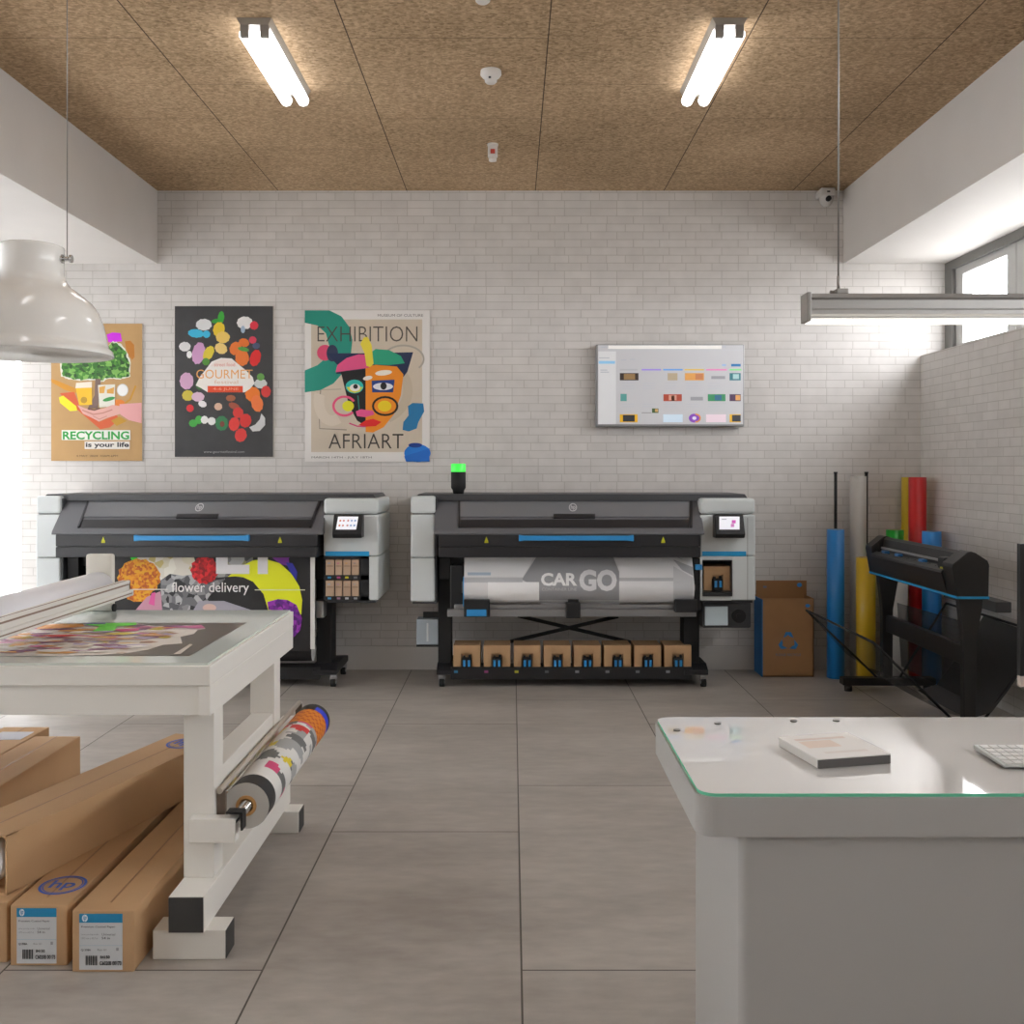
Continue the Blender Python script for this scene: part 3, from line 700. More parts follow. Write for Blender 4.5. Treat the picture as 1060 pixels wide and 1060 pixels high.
A.poly([(365, 485), (490, 480), (488, 640), (375, 650)], 'dcd9cc'); A.poly([(372, 500), (420, 490), (410, 545), (375, 545)], 'd9a34a'); A.poly([(430, 520), (485, 500), (480, 550), (430, 545)], 'd39a3e'); A.ell(445, 588, 46, 14, '2a8a3c', -.25)
A.ell(545, 522, 42, 46, 'e8e8e6'); A.ring(545, 522, 42, 46, 5, 'c9c9c6')
A.poly([(215, 632), (270, 655), (340, 668), (410, 655), (470, 630), (530, 640), (545, 690), (480, 712), (425, 728), (372, 752), (320, 725), (255, 695)], 'd9a59a')
A.line([(250, 668), (330, 700), (400, 690), (470, 665)], 8, 'b87a70'); A.line([(330, 712), (375, 735), (430, 712)], 7, 'c08a80'); A.line([(290, 660), (340, 668), (380, 655)], 10, '6a4a40')
A.poly([(522, 625), (685, 615), (685, 765), (590, 742), (528, 700)], 'dd9f9e')
A.tr = (40, 300, 4.077)
A.rect(98, 592, 388, 634, 'dfe3da'); A.text('RECYCLING', 103, 597, 383, 632, '1f9a3a', .03)
A.rect(195, 640, 385, 672, 'dcd8d0'); A.text('is your life', 200, 643, 382, 670, '24242c', .03); A.text('4 MAY  2024  10AM-6PM', 160, 697, 335, 705, '55442e')
poster(54, 335, 147, 477, A, 'kraft brown recycling poster with green tree, leftmost on the brick wall')
# gourmet poster
A = Art((170, 300, 3.655))
slate = mat('slate_print', '39393a', .55, noise=(9, .12)); A.rect(40, 62, 412, 632, slate)
V = [(215, 105, 12, 24, '2fa32c', .1), (195, 118, 16, 8, '2a9a2a', -.2), (150, 132, 30, 22, 'dcdcdc', 0), (120, 165, 30, 16, '35b6da', .1), (160, 168, 14, 14, '35b6da', 0), (207, 150, 22, 28, 'e0bf22', .2), (222, 180, 26, 22, 'e4c060', 0),
     (305, 125, 30, 24, 'e2e0de', 0), (340, 135, 16, 16, 'd8283c', 0), (298, 150, 8, 14, '9fb4c8', 0), (78, 215, 22, 18, 'dedede', 0), (95, 245, 10, 14, 'e8e8e8', 0), (130, 240, 24, 42, 'c896c0', .2), (168, 240, 18, 30, 'd8c234', .5), (158, 272, 14, 14, '4c8c2e', 0),
     (215, 222, 24, 20, 'e6c678', .5), (270, 222, 22, 26, 'e4762a', .4), (302, 200, 20, 16, 'e2701e', .3), (295, 258, 26, 30, 'e8782c', 0), (335, 190, 14, 14, 'd63a54', 0), (348, 212, 14, 12, '4a5878', 0), (300, 225, 22, 8, '4f9a3a', .2), (345, 258, 20, 32, 'dc2424', .3),
     (85, 345, 26, 32, 'd0a4c4', 0), (135, 360, 16, 18, '3f6e3a', 0), (90, 400, 22, 20, 'c8b83c', 0), (128, 405, 24, 18, 'd8b8cc', 0), (145, 432, 16, 12, 'e6e2e2', .4), (98, 448, 14, 14, 'd6202c', 0), (365, 355, 24, 18, 'c8ccc8', 0), (385, 385, 18, 22, 'd23430', 0), (365, 330, 14, 14, '5f9a44', 0),
     (335, 395, 28, 28, 'e8791e', .6), (352, 430, 22, 32, 'ec7a3c', -.2), (252, 410, 18, 12, '9c5a38', 0), (205, 442, 15, 14, 'd8b49a', 0), (265, 440, 22, 12, 'a04c34', .4), (280, 465, 20, 20, 'd2302a', 0), (110, 505, 16, 14, '3ba33a', 0), (132, 492, 14, 16, '40a83e', 0), (153, 492, 14, 15, 'e4e4e2', 0), (180, 497, 15, 15, 'e6e6e4', 0),
     (218, 505, 24, 28, '2f7a4a', 0), (220, 508, 9, 11, '7a3a2a', 0), (265, 508, 20, 26, 'd8322a', .2), (308, 495, 22, 26, 'd62c28', .2), (290, 550, 22, 26, 'da3632', .3)]
for (x, y, rx, ry, c, r) in V: A.ell(x, y, rx, ry, c, r, n=22, wob=.05)
A.poly([(322, 520), (345, 510), (362, 490), (368, 468), (382, 485), (382, 512), (362, 534), (335, 536)], 'cfcfcf')
A.poly([(120, 362), (135, 330), (155, 305), (180, 272), (215, 258), (255, 260), (285, 285), (310, 305), (335, 330), (342, 355), (325, 375), (305, 388), (165, 388), (140, 372)], 'ece6e0')
A.poly([(175, 290), (195, 270), (225, 262), (262, 268), (280, 290)], 'eadbd4'); A.text('GOURMET', 122, 302, 335, 336, 'e8a860'); A.text('street food', 190, 276, 268, 290, 'd88a78'); A.text('festival', 190, 342, 280, 356, 'dcb49a')
A.poly([(165, 364), (298, 364), (298, 388), (165, 388)], 'e0481e'); A.text('4-6 JUNE', 185, 370, 282, 383, 'f0a080')
A.text('www.gourmetfestival.com', 150, 608, 304, 620, 'a8a8a8')
poster(180.5, 317, 283, 473, A, 'black poster with a ring of colourful fruit and vegetables, middle of three')
# exhibition poster
A = Art((170, 300, 3.655)); A.rect(532, 78, 1004, 650, 'dedad6'); A.rect(556, 112, 976, 614, mat('beige_print', 'c9bba8', .6, noise=(3, .05)))
A.line([(592, 380), (585, 440), (588, 525), (690, 530)], 4, '8d8478'); A.line([(592, 378), (670, 376)], 3, 'a69c8e'); A.ring(770, 380, 170, 140, 36, 'bfb09a', -40, 60); A.ring(635, 420, 70, 95, 40, 'd2c5b4', 60, 200)
A.ring(905, 262, 80, 55, 7, 'a8a296', 150, 400)
A.poly([(532, 78), (625, 78), (670, 100), (700, 140), (712, 190), (706, 250), (680, 310), (640, 355), (590, 380), (532, 388), (532, 305), (580, 285), (615, 255), (625, 215), (612, 165), (580, 135), (532, 125)], '168d7a')
A.text('EXHIBITION', 580, 138, 958, 196, '4a443e', -.012)
A.ell(608, 238, 30, 30, 'd8486c'); A.ell(636, 240, 22, 32, '26304e'); A.poly([(615, 240), (690, 240), (770, 240), (942, 236), (920, 310), (905, 330), (840, 320), (650, 318), (660, 290)], '14254a')
A.poly([(668, 310), (762, 300), (762, 515), (730, 495), (700, 440), (685, 380)], '0d0d10'); A.poly([(762, 290), (800, 284), (880, 290), (905, 320), (895, 400), (870, 470), (830, 520), (790, 540), (762, 538)], 'e98a14')
A.poly([(648, 312), (655, 285), (690, 258), (735, 244), (770, 245), (775, 295), (700, 305)], 'dc4f82'); A.poly([(775, 282), (778, 240), (800, 224), (850, 228), (895, 250), (910, 278), (850, 285)], '1f9a76'); A.poly([(742, 205), (755, 180), (770, 178), (785, 210), (792, 280), (780, 292), (765, 288), (758, 240)], 'e2cf3c')
A.ell(830, 314, 32, 10, 'ece2d6', -.1); A.ell(770, 334, 18, 8, 'ece2d6', -.2)
A.ell(720, 366, 34, 26, '27b9ac'); A.poly([(690, 368), (752, 368), (740, 385), (720, 390), (700, 384)], 'd8d42a'); A.ell(722, 370, 20, 14, 'e6e4e0'); A.ell(724, 366, 9, 9, '17171a')
A.poly([(785, 344), (872, 340), (866, 388), (787, 388)], '173a80'); A.ell(828, 366, 38, 14, 'dfe0e6'); A.ell(830, 364, 12, 14, '101014')
A.ring(682, 440, 46, 40, 9, 'e0527c', 40, 330); A.ell(696, 440, 22, 20, 'e0dc1c'); A.ell(836, 440, 50, 38, '15130f'); A.ell(836, 440, 42, 30, 'e98a14'); A.ell(834, 440, 26, 21, 'e8cc14')
A.line([(733, 400), (738, 455)], 5, '1c7a6a'); A.poly([(725, 460), (745, 452), (790, 458), (795, 472), (760, 482), (730, 478)], 'e0528c'); A.poly([(735, 512), (762, 494), (790, 488), (822, 500), (800, 516), (762, 518)], 'e0201c'); A.line([(700, 505), (730, 516), (762, 518)], 5, 'd0407c')
A.poly([(922, 440), (940, 428), (980, 430), (984, 460), (962, 500), (955, 525), (925, 536), (902, 530), (905, 500), (925, 475)], '1f74a4')
A.text('AFRIART', 622, 545, 905, 600, '3f3a35', -.008)
A.ell(958, 618, 50, 34, '1a78d0'); A.poly([(908, 630), (1004, 600), (1004, 650), (915, 650)], '1668c4'); A.ell(950, 588, 26, 9, '153a8c')
A.text('MUSEUM OF CULTURE', 808, 92, 980, 102, '6c6862'); A.text('MARCH 14TH - JULY 18TH', 558, 630, 785, 640, '6c6862')
poster(316, 321, 445, 478, A, 'exhibition poster with a colourful split mask face on beige')
# wall screen
YS = 7.755; root = thing('wall_screen', 'white wall-mounted display showing rows of small colour thumbnails', 'screen', (X(694, YS), YS, Z(441, YS)))
bm = newbm(); add_box(bm, X(617, YS), X(770.5, YS), YS+.001, 7.83, Z(441.5, YS), Z(356.5, YS), .006); add_box(bm, X(650, YS), X(735, YS), 7.83, WALL-.001, Z(425, YS), Z(375, YS))
fr = obj('frame', bm, mat('silver_bezel', '8e8e8f', .35, .4), root)
A = Art((600, 340, 5.579)); scrm = mat('display_white', 'c2c2c5', .3, emit=('e6e6ea', .08))
def em(h): return mat('lit_'+h, h, .3, emit=(h, .1))
A.rect(106, 96, 944, 553, scrm); A.rect(106, 122, 944, 130, em('c4c5c9')); A.rect(108, 132, 210, 553, em('dadbdd'), True); A.rect(110, 188, 204, 204, em('8fc8ea')); A.rect(165, 98, 820, 118, em('f4f2ee'), True)
for x, y, w in ((120, 105, 40), (120, 238, 40), (825, 104, 20), (240, 180, 30), (290, 176, 30), (822, 208, 22), (112, 168, 60), (120, 250, 50)): A.rect(x, y, x+w, y+5, em('b8bcc4'), True)
A.rect(875, 205, 930, 220, em('2878b4')); A.rect(822, 208, 845, 216, em('8ab4e0'), True)
for x0, x1, c in ((232, 335, 'b8b8bc'), (358, 470, 'a08ae0'), (482, 595, '6aa8e8'), (606, 718, 'e8c860'), (730, 850, 'e88ac0'), (866, 934, '84e08a')): A.rect(x0, 234, x1, 243, em(c), True)
for x0, y0, x1, y1, c in ((232, 258, 340, 300, '3c2f28'), (508, 258, 565, 300, 'b8a88c'), (608, 258, 718, 300, 'e0a050'), (866, 258, 930, 300, '2f7a84'), (236, 378, 272, 420, '5a9c96'), (484, 380, 590, 420, 'b8503a'), (740, 380, 842, 420, '2f8c5c'), (866, 380, 930, 420, '4a2c50'),
    (358, 485, 415, 489, '8a8a8a'), (418, 462, 455, 488, '3f5a2a'), (232, 496, 335, 542, 'e8b41c'), (866, 496, 930, 542, 'e8b41c'), (482, 496, 595, 542, 'cfe2f0'), (730, 496, 845, 542, 'ecd8e2'), (760, 275, 840, 292, '9a9aa0'), (640, 395, 712, 416, '9a9aa0')): A.rect(x0, y0, x1, y1, em(c), True)
A.k += 1
for x0, y0, x1, y1, c in ((255, 262, 320, 295, '9a7a50'), (250, 500, 318, 538, '2f2f34'), (880, 500, 930, 538, '2f2f34'), (515, 385, 560, 415, 'd89a84'), (530, 388, 548, 418, '5a3a2a'), (780, 385, 820, 415, '2a6a8c'), (900, 385, 928, 415, 'd89a50'), (668, 262, 712, 295, 'c88050'), (435, 465, 452, 482, 'd8b070'), (885, 264, 920, 292, 'a8d0d0')): A.rect(x0, y0, x1, y1, em(c), True)
A.ell(662, 518, 32, 26, em('8a4ac0')); A.ring(668, 518, 32, 26, 8, em('e89040'), -90, 90); A.ell(662, 518, 12, 10, em('e4d8f0'))
for cx in (245, 365, 490, 615, 740):
    for yy in (315, 330, 345, 435, 450): A.rect(cx, yy, cx+70, yy+3, em('bcbfc6'), True)
bm = newbm(); A.emit(bm, on_plane_y(YS), .0004, .0003); obj('screen', bm, A.mats, fr)
# security camera
Y = 7.72; root = thing('security_camera', 'white security camera high on the back wall beside the right beam', 'security camera', (X(856, Y), Y, Z(212, Y)))
bm = newbm(); cx = X(856.5, Y); add_box(bm, X(849, Y), X(864, Y), Y-.03, WALL-.002, Z(203, Y), Z(195, Y), .01); add_lathe(bm, [(.0, Z(213, Y)), (.025, Z(212.3, Y)), (.045, Z(209.5, Y)), (.056, Z(205, Y)), (.057, Z(201, Y))], (cx, Y+.03), 28)
obj('housing', bm, mat('camera_white', 'c9c6c2', .4), root)
bm = newbm(); add_cyl(bm, (cx, Y-.04, Z(206.5, Y)), (cx, Y+.01, Z(206.5, Y)), .021, 20); obj('lens', bm, deep_black, root)
bm = newbm(); add_box(bm, cx-.012, cx+.012, Y-.032, Y-.02, Z(200, Y), Z(198.5, Y)); obj('indicator', bm, deep_black, root)

# ================================================================== CEILING FITTINGS
tube_m = mat('lit_tube', 'ffffff', .4, emit=('fbfcff', 4.5))
def fluo(x, label, y0=4.83):
    root = thing('fluorescent_lamp', label, 'ceiling lamp', (x, y0+.47, H), 'fluorescent ceiling lamps')
    y1 = y0+.94; bm = newbm()
    add_prism(bm, [(x-.088, H), (x+.088, H), (x+.07, H-.035), (x-.07, H-.035)], 'Y', y0, y1, 0); obj('housing', bm, mat('lamp_housing', 'a9a39a', .4, .3), root)
    for s in (-1, 1):
        bm = newbm(); add_cyl(bm, (x+s*.05, y0+.03, H-.07), (x+s*.05, y1-.03, H-.07), .033, 20); obj('tube', bm, tube_m, root)
    for yy, s in ((y0, -1), (y0, 1), (y1-.03, -1), (y1-.03, 1)):
        bm = newbm(); add_box(bm, x+s*.05-.022, x+s*.05+.022, yy, yy+.03, H-.096, H-.03, .006)
        obj('socket', bm, mat('lamp_socket', '8f8a84', .4), root)
    return root
fluo(-1.29, 'twin-tube fluorescent lamp on the ceiling, left of the pair')
fluo(1.09, 'twin-tube fluorescent lamp on the ceiling, right of the pair')
for yy in (1.6, -1.3):  # extra lamps put in out of view to lift the foreground light
    for x, sd in ((-1.29, 'left'), (1.09, 'right')): fluo(x, 'added unseen fluorescent fill lamp %s the viewpoint on the %s side' % ('above' if yy > 0 else 'behind', sd), yy)
def detector(x, y, label):
    root = thing('smoke_detector', label, 'smoke detector', (x, y, H), 'smoke detectors')
    bm = newbm(); add_lathe(bm, [(.058, H), (.06, H-.022), (.05, H-.036), (.036, H-.04), (.034, H-.062), (.026, H-.07), (0, H-.071)], (x, y), 32)
    obj('body', bm, mat('detector_white', 'd6d2cd', .4), root)
    bm = newbm(); add_box(bm, x-.012, x+.002, y-.043, y-.034, H-.055, H-.047); obj('indicator', bm, dark_plastic, root)
detector(-.12, 5.48, 'round white smoke detector on the ceiling between the two lamps')
detector(-.137, 4.53, 'white smoke detector cut off by the top edge of the photo')
root = thing('call_point_sensor', 'small white ceiling device with a red panel near the back wall', 'sensor', (-.134, 6.72, H))
x, y = -.134, 6.72; bm = newbm(); add_cyl(bm, (x, y, H), (x, y, H-.012), .038, 24); add_box(bm, x-.034, x+.034, y-.02, y+.02, H-.095, H-.01, .008); add_lathe(bm, [(.018, H-.09), (.028, H-.105), (.026, H-.118), (0, H-.122)], (x, y), 20)
obj('body', bm, mat('detector_white', 'd6d2cd', .4), root)
bm = newbm(); add_box(bm, x-.016, x+.016, y-.023, y-.018, H-.072, H-.04, .002); obj('red_panel', bm, mat('red_lens', 'b8483c', .3), root)

# dome pendant
PY = 2.9; pc = X(33.5, PY); f = PY/F
root = thing('pendant_lamp', 'white enamel dome pendant lamp hanging at the left edge', 'pendant lamp', (pc, PY, Z(371, PY)))
out = [(28, 254.5), (30.5, 255.5), (31, 257), (30.3, 270), (30.8, 284), (33, 291), (38, 297), (45.5, 302.5), (58, 313), (64, 322), (68.3, 333.5), (71, 345), (72.5, 354), (74, 359), (77.5, 362), (78.5, 366), (78.5, 367.5)]
prof = [(r*f, Z(p, PY)) for r, p in out]; inn = [(r*f-.006, z-.002) for r, z in prof[::-1]]; inn[0] = (78.5*f-.005, prof[-1][1])
bm = newbm(); add_lathe(bm, [(0, Z(254.5, PY))]+prof+[inn[0]], (pc, PY), 64)
sh = obj('shade', bm, white_gloss, root)
bm = newbm(); add_lathe(bm, inn+[(0, inn[-1][1])], (pc, PY), 64); obj('shade_lining', bm, mat('matte_white_lining', 'ecebe8', .8), root)
for s in (-1, 1):
    bm = newbm(); zz = Z(268, PY); add_cyl(bm, (pc+s*29.5*f, PY, zz), (pc+s*40*f, PY, zz), .007, 12); add_cyl(bm, (pc+s*39*f, PY, zz), (pc+s*41*f, PY, zz), .012, 14)
    add_cyl(bm, (pc+s*30*f, PY, zz), (pc+s*32*f, PY, zz), .013, 14); obj('bracket', bm, chrome, root)
    bm = newbm(); add_cyl(bm, (pc+s*36*f, PY, zz), (pc+s*36*f, PY, H), .0016, 6); obj('cable', bm, mat('steel_wire', '8a8783', .4, .5), root)
bm = newbm(); add_lathe(bm, [(0, Z(300, PY)), (.03, Z(300, PY)), (.032, Z(318, PY)), (.05, Z(333, PY)), (.045, Z(346, PY)), (0, Z(352, PY))], (pc, PY), 24); obj('bulb', bm, mat('lit_bulb', 'ffffff', .4, emit=('fff6ea', 45)), root)

# linear pendant over the desk
LY = 3.0; root = thing('linear_pendant_lamp', 'long aluminium linear pendant lamp hanging over the desk', 'pendant lamp', (X(832, LY)+.9, LY, Z(335, LY)))
x0, x1 = X(833, LY), X(833, LY)+1.85; bm = newbm()
def LZ(p): return Z(p, LY)
add_prism(bm, [(LY+.04, LZ(304.5)), (LY-.012, LZ(304.5)), (LY-.02, LZ(309)), (LY-.012, LZ(311)), (LY-.012, LZ(320)), (LY-.022, LZ(322)), (LY-.022, LZ(326)), (LY-.014, LZ(328)), (LY-.014, LZ(331)), (LY+.04, LZ(331))], 'X', x0+.012, x1-.012, 0)
hs = obj('housing', bm, mat('lamp_aluminium', '9d9b97', .35, .35), root)
for a, b in ((x0, x0+.014), (x1-.014, x1)):
    bm = newbm(); add_box(bm, a, b, LY-.026, LY+.044, LZ(333.5), LZ(303.5), .003); obj('end_cap', bm, mat('lamp_end_cap', '8e8a85', .4, .3), root)
bm = newbm(); add_box(bm, x0+.014, x1-.014, LY-.02, LY+.038, LZ(334), LZ(331)); obj('diffuser', bm, mat('lit_diffuser', 'ffffff', .4, emit=('fff8ee', 1.6)), root)
for xx in (X(869, LY), x1-.12):
    bm = newbm(); add_box(bm, xx-.012, xx+.026, LY-.01, LY+.03, LZ(304.5), LZ(299), .003); add_cyl(bm, (xx-.026, LY+.01, LZ(302)), (xx-.01, LY+.01, LZ(302)), .006, 10); add_cyl(bm, (xx, LY+.01, LZ(300)), (xx, LY+.01, LZ(285)), .005, 12)
    obj('hanger', bm, mat('hanger_grey', '97938e', .4, .3), root)
    bm = newbm(); add_cyl(bm, (xx, LY+.01, LZ(286)), (xx, LY+.01, H), .003, 8); obj('cable', bm, mat('steel_wire', '8a8783', .4, .5), root)

# ================================================================== DESK
desk_m = mat('desk_laminate', 'b3b2b0', .4)
DH, D0, D1, DX = .95, 2.04, 2.675, .392
root = thing('reception_desk', 'light grey counter desk with rounded corners and glass top in the foreground', 'desk', (1.15, 2.35, 0))
bm = newbm(); add_prism(bm, round_rect(DX, 2.05, D0, D1, .04, 8), 'Z', Z(866.5, D0), DH-.0072, 0)
obj('desk_top', bm, desk_m, root)
bm = newbm(); add_prism(bm, round_rect(DX+.006, 2.044, D0+.005, D1-.005, .037, 8), 'Z', DH-.0068, DH, 0)
bmesh.ops.recalc_face_normals(bm, faces=bm.faces[:])
for fc in bm.faces: fc.material_index = 0 if fc.normal.z > .5 else 1
obj('glass_sheet', bm, [mat('white_back_painted_glass', 'd6d4d0', .02, coat=1.0, spec=.9), mat('green_glass_edge', '6fd0ab', .15)], root)
bm = newbm(); add_prism(bm, round_rect(.486, 1.95, D0+.02, 2.575, .022, 10), 'Z', 0, Z(866.5, D0)); obj('pedestal', bm, desk_m, root)
for px, py in ((700, 755), (742, 748), (820, 745.6), (864, 745.2)):
    Yq = (CAMZ-DH)/((py-VY)/F); bm = newbm(); add_cyl(bm, (X(px, Yq), Yq-.012, DH+.0002), (X(px, Yq), Yq-.012, DH+.003), .009, 16); obj('screw_cap', bm, steel_grey, root)
# notepad
a = math.radians(12.5); ux, uy = math.cos(a), math.sin(a); o0 = Vector((.701, 2.211, DH+.0001))
def nb(u, v, z): return (o0.x+ux*u-uy*v, o0.y+uy*u+ux*v, o0.z+z)
def rbox(bm, u0, u1, v0, v1, z0, z1, mi=0):
    add_slab(bm, [nb(u0, v0, z0), nb(u1, v0, z0), nb(u1, v1, z0), nb(u0, v1, z0)], (0, 0, 1), z1-z0, mi)
root = thing('notepad', 'square white notepad with shade-coloured dark front lying on the glass desk', 'notepad', (o0.x, o0.y, DH))
bm = newbm(); rbox(bm, 0, .185, .003, .184, .001, .0205); obj('pages', bm, mat('paper_edge', 'dcdad6', .7), root)
bm = newbm(); rbox(bm, -.002, .187, 0, .186, .0205, .0228)
A = Art(); A.rect(.024, .08, .11, .135, 'e4d2c4'); A.rect(.024, .142, .157, .157, 'dcccc2', True); A.rect(.04, .032, .15, .047, 'ddd6d0', True)
A.emit(bm, lambda u, v, h: Vector(nb(u, v, .0229+h)), 0, .0002, mi0=1); obj('cover', bm, [mat('cover_white', 'e8e5e1', .5)]+A.mats, root)
bm = newbm(); rbox(bm, 0, .185, -.001, .003, .001, .0203); obj('shaded_front', bm, mat('front_shade_grey', '5c5a58', .6), root)  # shade of the unlit front edge put into its dark grey colour
# keyboard
kx0, kx1, ky0, ky1 = 1.123, 1.403, 2.205, 2.352
root = thing('keyboard', 'slim white keyboard at the right edge of the desk', 'keyboard', (1.26, 2.28, DH))
bm = newbm(); add_prism(bm, [(ky0, DH+.005), (ky1, DH+.005), (ky1, DH+.016), (ky0, DH+.0095)], 'X', kx0, kx1, 0, .0015); obj('base', bm, mat('keyboard_grey', 'b9bbb8', .4), root)
for yy in (ky0+.016, ky1-.024):
    bm = newbm(); add_box(bm, kx0+.02, kx1-.02, yy, yy+.008, DH+.0001, DH+.006); obj('rubber_foot', bm, rubber, root)
bm = newbm()
for j in range(5):
    for i in range(12):
        u = kx0+.009+i*.0219; v = ky0+.009+j*.0266; zz = DH+.0095+.0065*(v-ky0)/(ky1-ky0)
        add_box(bm, u, u+.019, v, v+.0225, zz, zz+.003, .0008)
keys = obj('keys', bm, mat('key_white', 'dddbd9', .5), root); keys['kind'] = 'stuff'
# desktop computer
MY = 2.446; mx0 = X(1055.5, MY); mx1 = mx0+.5
root = thing('desktop_computer', 'slim black-fronted desktop screen with pale chin at the right edge', 'computer screen', (mx0+.25, MY, DH))
bm = newbm(); add_box(bm, mx0, mx1, MY-.002, MY+.014, Z(711, MY), Z(700, MY), .002); obj('chin', bm, mat('computer_silver', 'c9bcb4', .35, .3), root)
bm = newbm(); add_box(bm, mx0, mx1, MY-.003, MY+.014, Z(699.8, MY), Z(563, MY), .001); obj('display', bm, mat('display_black', '17181a', .3), root)
bm = newbm(); add_box(bm, mx0+.18, mx1-.18, MY+.015, MY+.02, DH+.005, Z(680, MY)); add_box(bm, mx0+.18, mx1-.18, MY-.02, MY+.12, DH+.0001, DH+.005, .0015); obj('stand', bm, mat('computer_silver', 'c9bcb4', .35, .3), root)

# ================================================================== LIGHT TABLE
TX, TN, TF, TZ = -1.0, 3.2, 4.42, .99; TL = -3.3
root = thing('finishing_table', 'white flatbed finishing table with glass top and side roll holder', 'worktable', (-2.1, 3.8, 0))
bm = newbm(); add_box(bm, TL, TX, TN, TF, Z(710, TN), TZ-.008, .003); tt = obj('tabletop', bm, white_paint, root)
bm = newbm(); add_box(bm, TL+.01, TX-.012, TN+.012, TF-.012, TZ-.0078, TZ); obj('glass_bed', bm, mat('pale_green_glass_bed', 'd3dad3', .06, coat=.3), tt)
bm = newbm(); add_box(bm, TL, TX-.012, TN+.018, TN+.05, Z(741.5, TN), Z(710, TN)-.0005); add_box(bm, TL, TX-.012, TF-.05, TF-.018, Z(741.5, TN), Z(710, TN)-.0005)
add_box(bm, TX-.04, TX-.0005, TN+.004, TF-.004, Z(741.5, TN), Z(710, TN)-.0005, .003); add_box(bm, TL, TL+.04, TN+.004, TF-.004, Z(741.5, TN), Z(710, TN)-.0005)
obj('apron', bm, white_paint, root)
def trestle(xr, right):
    for y0 in (3.35, 4.2):
        bm = newbm(); add_box(bm, xr-.106, xr, y0, y0+.105, .217, Z(741.5, TN), .003); obj('leg', bm, white_paint, root)
    bm = newbm(); add_box(bm, xr-.106, xr+.012, 3.203, 4.45, .098, .217, .002); rb = obj('foot_beam', bm, white_paint, root)
    for q in ((3.198, 3.2035), (4.4495, 4.455)): bm = newbm(); add_box(bm, xr-.104, xr+.010, q[0], q[1], .1, .215); obj('end_cap', bm, mat('dark_grey_cap', '3b3a39', .5), rb)
    for y0 in (3.22, 4.33):
        bm = newbm(); add_box(bm, xr-.165, xr+.077, y0, y0+.1, 0, .0975, .003); ft = obj('foot', bm, white_paint, root)
        bm = newbm(); add_box(bm, xr+.0765, xr+.08, y0+.004, y0+.096, .003, .0945); obj('end_cap', bm, mat('dark_grey_cap', '3b3a39', .5), ft)
    bm = newbm(); add_box(bm, xr-.1, xr-.006, 3.455, 4.2, Z(793, 3.455)-.11, Z(793, 3.455), .003); obj('stretcher', bm, white_paint, root)
trestle(-1.033, True); trestle(TL+.2, False)
# side roll holder: rod, two arms
zt = .427; bm = newbm()
add_box(bm, -1.106, X(245, 3.32), 3.302, 3.349, Z(871, 3.32), Z(846, 3.32), .003); obj('roll_arm', bm, white_paint, root); bm = newbm(); add_box(bm, -1.04, -.93, 4.62, 4.66, .36, .445, .003); add_box(bm, -1.105, -1.035, 4.308, 4.66, .36, .445, .003)
arm = obj('roll_arm', bm, white_paint, root)
bm = newbm(); add_cyl(bm, (-1.018, 3.36, .515), (-1.018, 4.62, .515), .011, 14); obj('guide_rod', bm, mat('beige_rod', 'b9afa2', .4), root)
for y0 in (3.375, 4.6):
    bm = newbm(); add_box(bm, -1.032, -1.002, y0, y0+.02, .42, .512, .002); obj('rod_bracket', bm, mat('bracket_brown', '6f6155', .5), root)
# printed roll
RX, RZ, R0 = -.949, .4325+.02, .082
root2 = thing('printed_roll', 'roll of colourful flower print held on the side of the white table', 'printed roll', (RX, 4.0, RZ-R0))
RX, RZ = -.949, .4325
pal = [ink(c) for c in ('e4e2de', '2b2a2a', 'd8487c', 'e6cf2c', 'a8a9a8', 'e2861c', '2a3fd8', 'd83a3a', '6a6b6a', 'c95a14')]
bm = newbm(); NS, NL = 36, 60; y0, y1 = 3.45, 4.6
rnd = random.Random(4)
blobs = [(rnd.uniform(.16, .78), rnd.uniform(0, 6.28), rnd.uniform(.02, .06), rnd.uniform(.25, .8), rnd.choice((2, 3, 4, 4, 8, 7, 0, 4, 8))) for _ in range(46)]
def pat(t, a):
    if t > .96: return 1
    if t < .085: return 1
    if t > .915: return 6 if math.sin(a*2+1) > -.4 else 1
    if .74 < t <= .915 and math.cos(a-1.0) > .1: return 5 if (int(t*61)+int(a*9)) % 3 else 9
    if t < .16: return 0 if math.sin(a+1.2) > -.6 else 3
    mi = 0
    for (bt, ba, rt, ra, c) in blobs:
        d = (a-ba+math.pi) % (2*math.pi)-math.pi
        if (t-bt)**2/rt**2+d*d/ra**2 < 1: mi = c
    return mi
rings = []
for j in range(NL+1): rings.append([bm.verts.new((RX+R0*math.cos(2*math.pi*i/NS), y0+(y1-y0)*j/NL, RZ+R0*math.sin(2*math.pi*i/NS))) for i in range(NS)])
for j in range(NL):
    for i in range(NS):
        fc = bm.faces.new((rings[j][i], rings[j][(i+1) % NS], rings[j+1][(i+1) % NS], rings[j+1][i])); fc.smooth = True; fc.material_index = pat((j+.5)/NL, 2*math.pi*(i+.5)/NS)
obj('print', bm, pal, root2)
for yy, yi in ((y0-.001, y0+.01), (y1+.001, y1-.01)):
    bm = newbm(); add_tube(bm, (RX, min(yy, yi), RZ), (RX, max(yy, yi), RZ), R0-.0006, .037, 36)
    obj('paper_layers', bm, mat('roll_paper_edge', 'c9c6c0', .7), root2)
bm = newbm(); add_tube(bm, (RX, y0-.004, RZ), (RX, y1+.004, RZ), .0365, .026, 28); obj('core', bm, mat('core_brown', 'c9985f', .7), root2)
bm = newbm(); add_tube(bm, (RX, 3.35, RZ), (RX, 4.63, RZ), .0195, .013, 24); sp = obj('spindle', bm, chrome, root2)
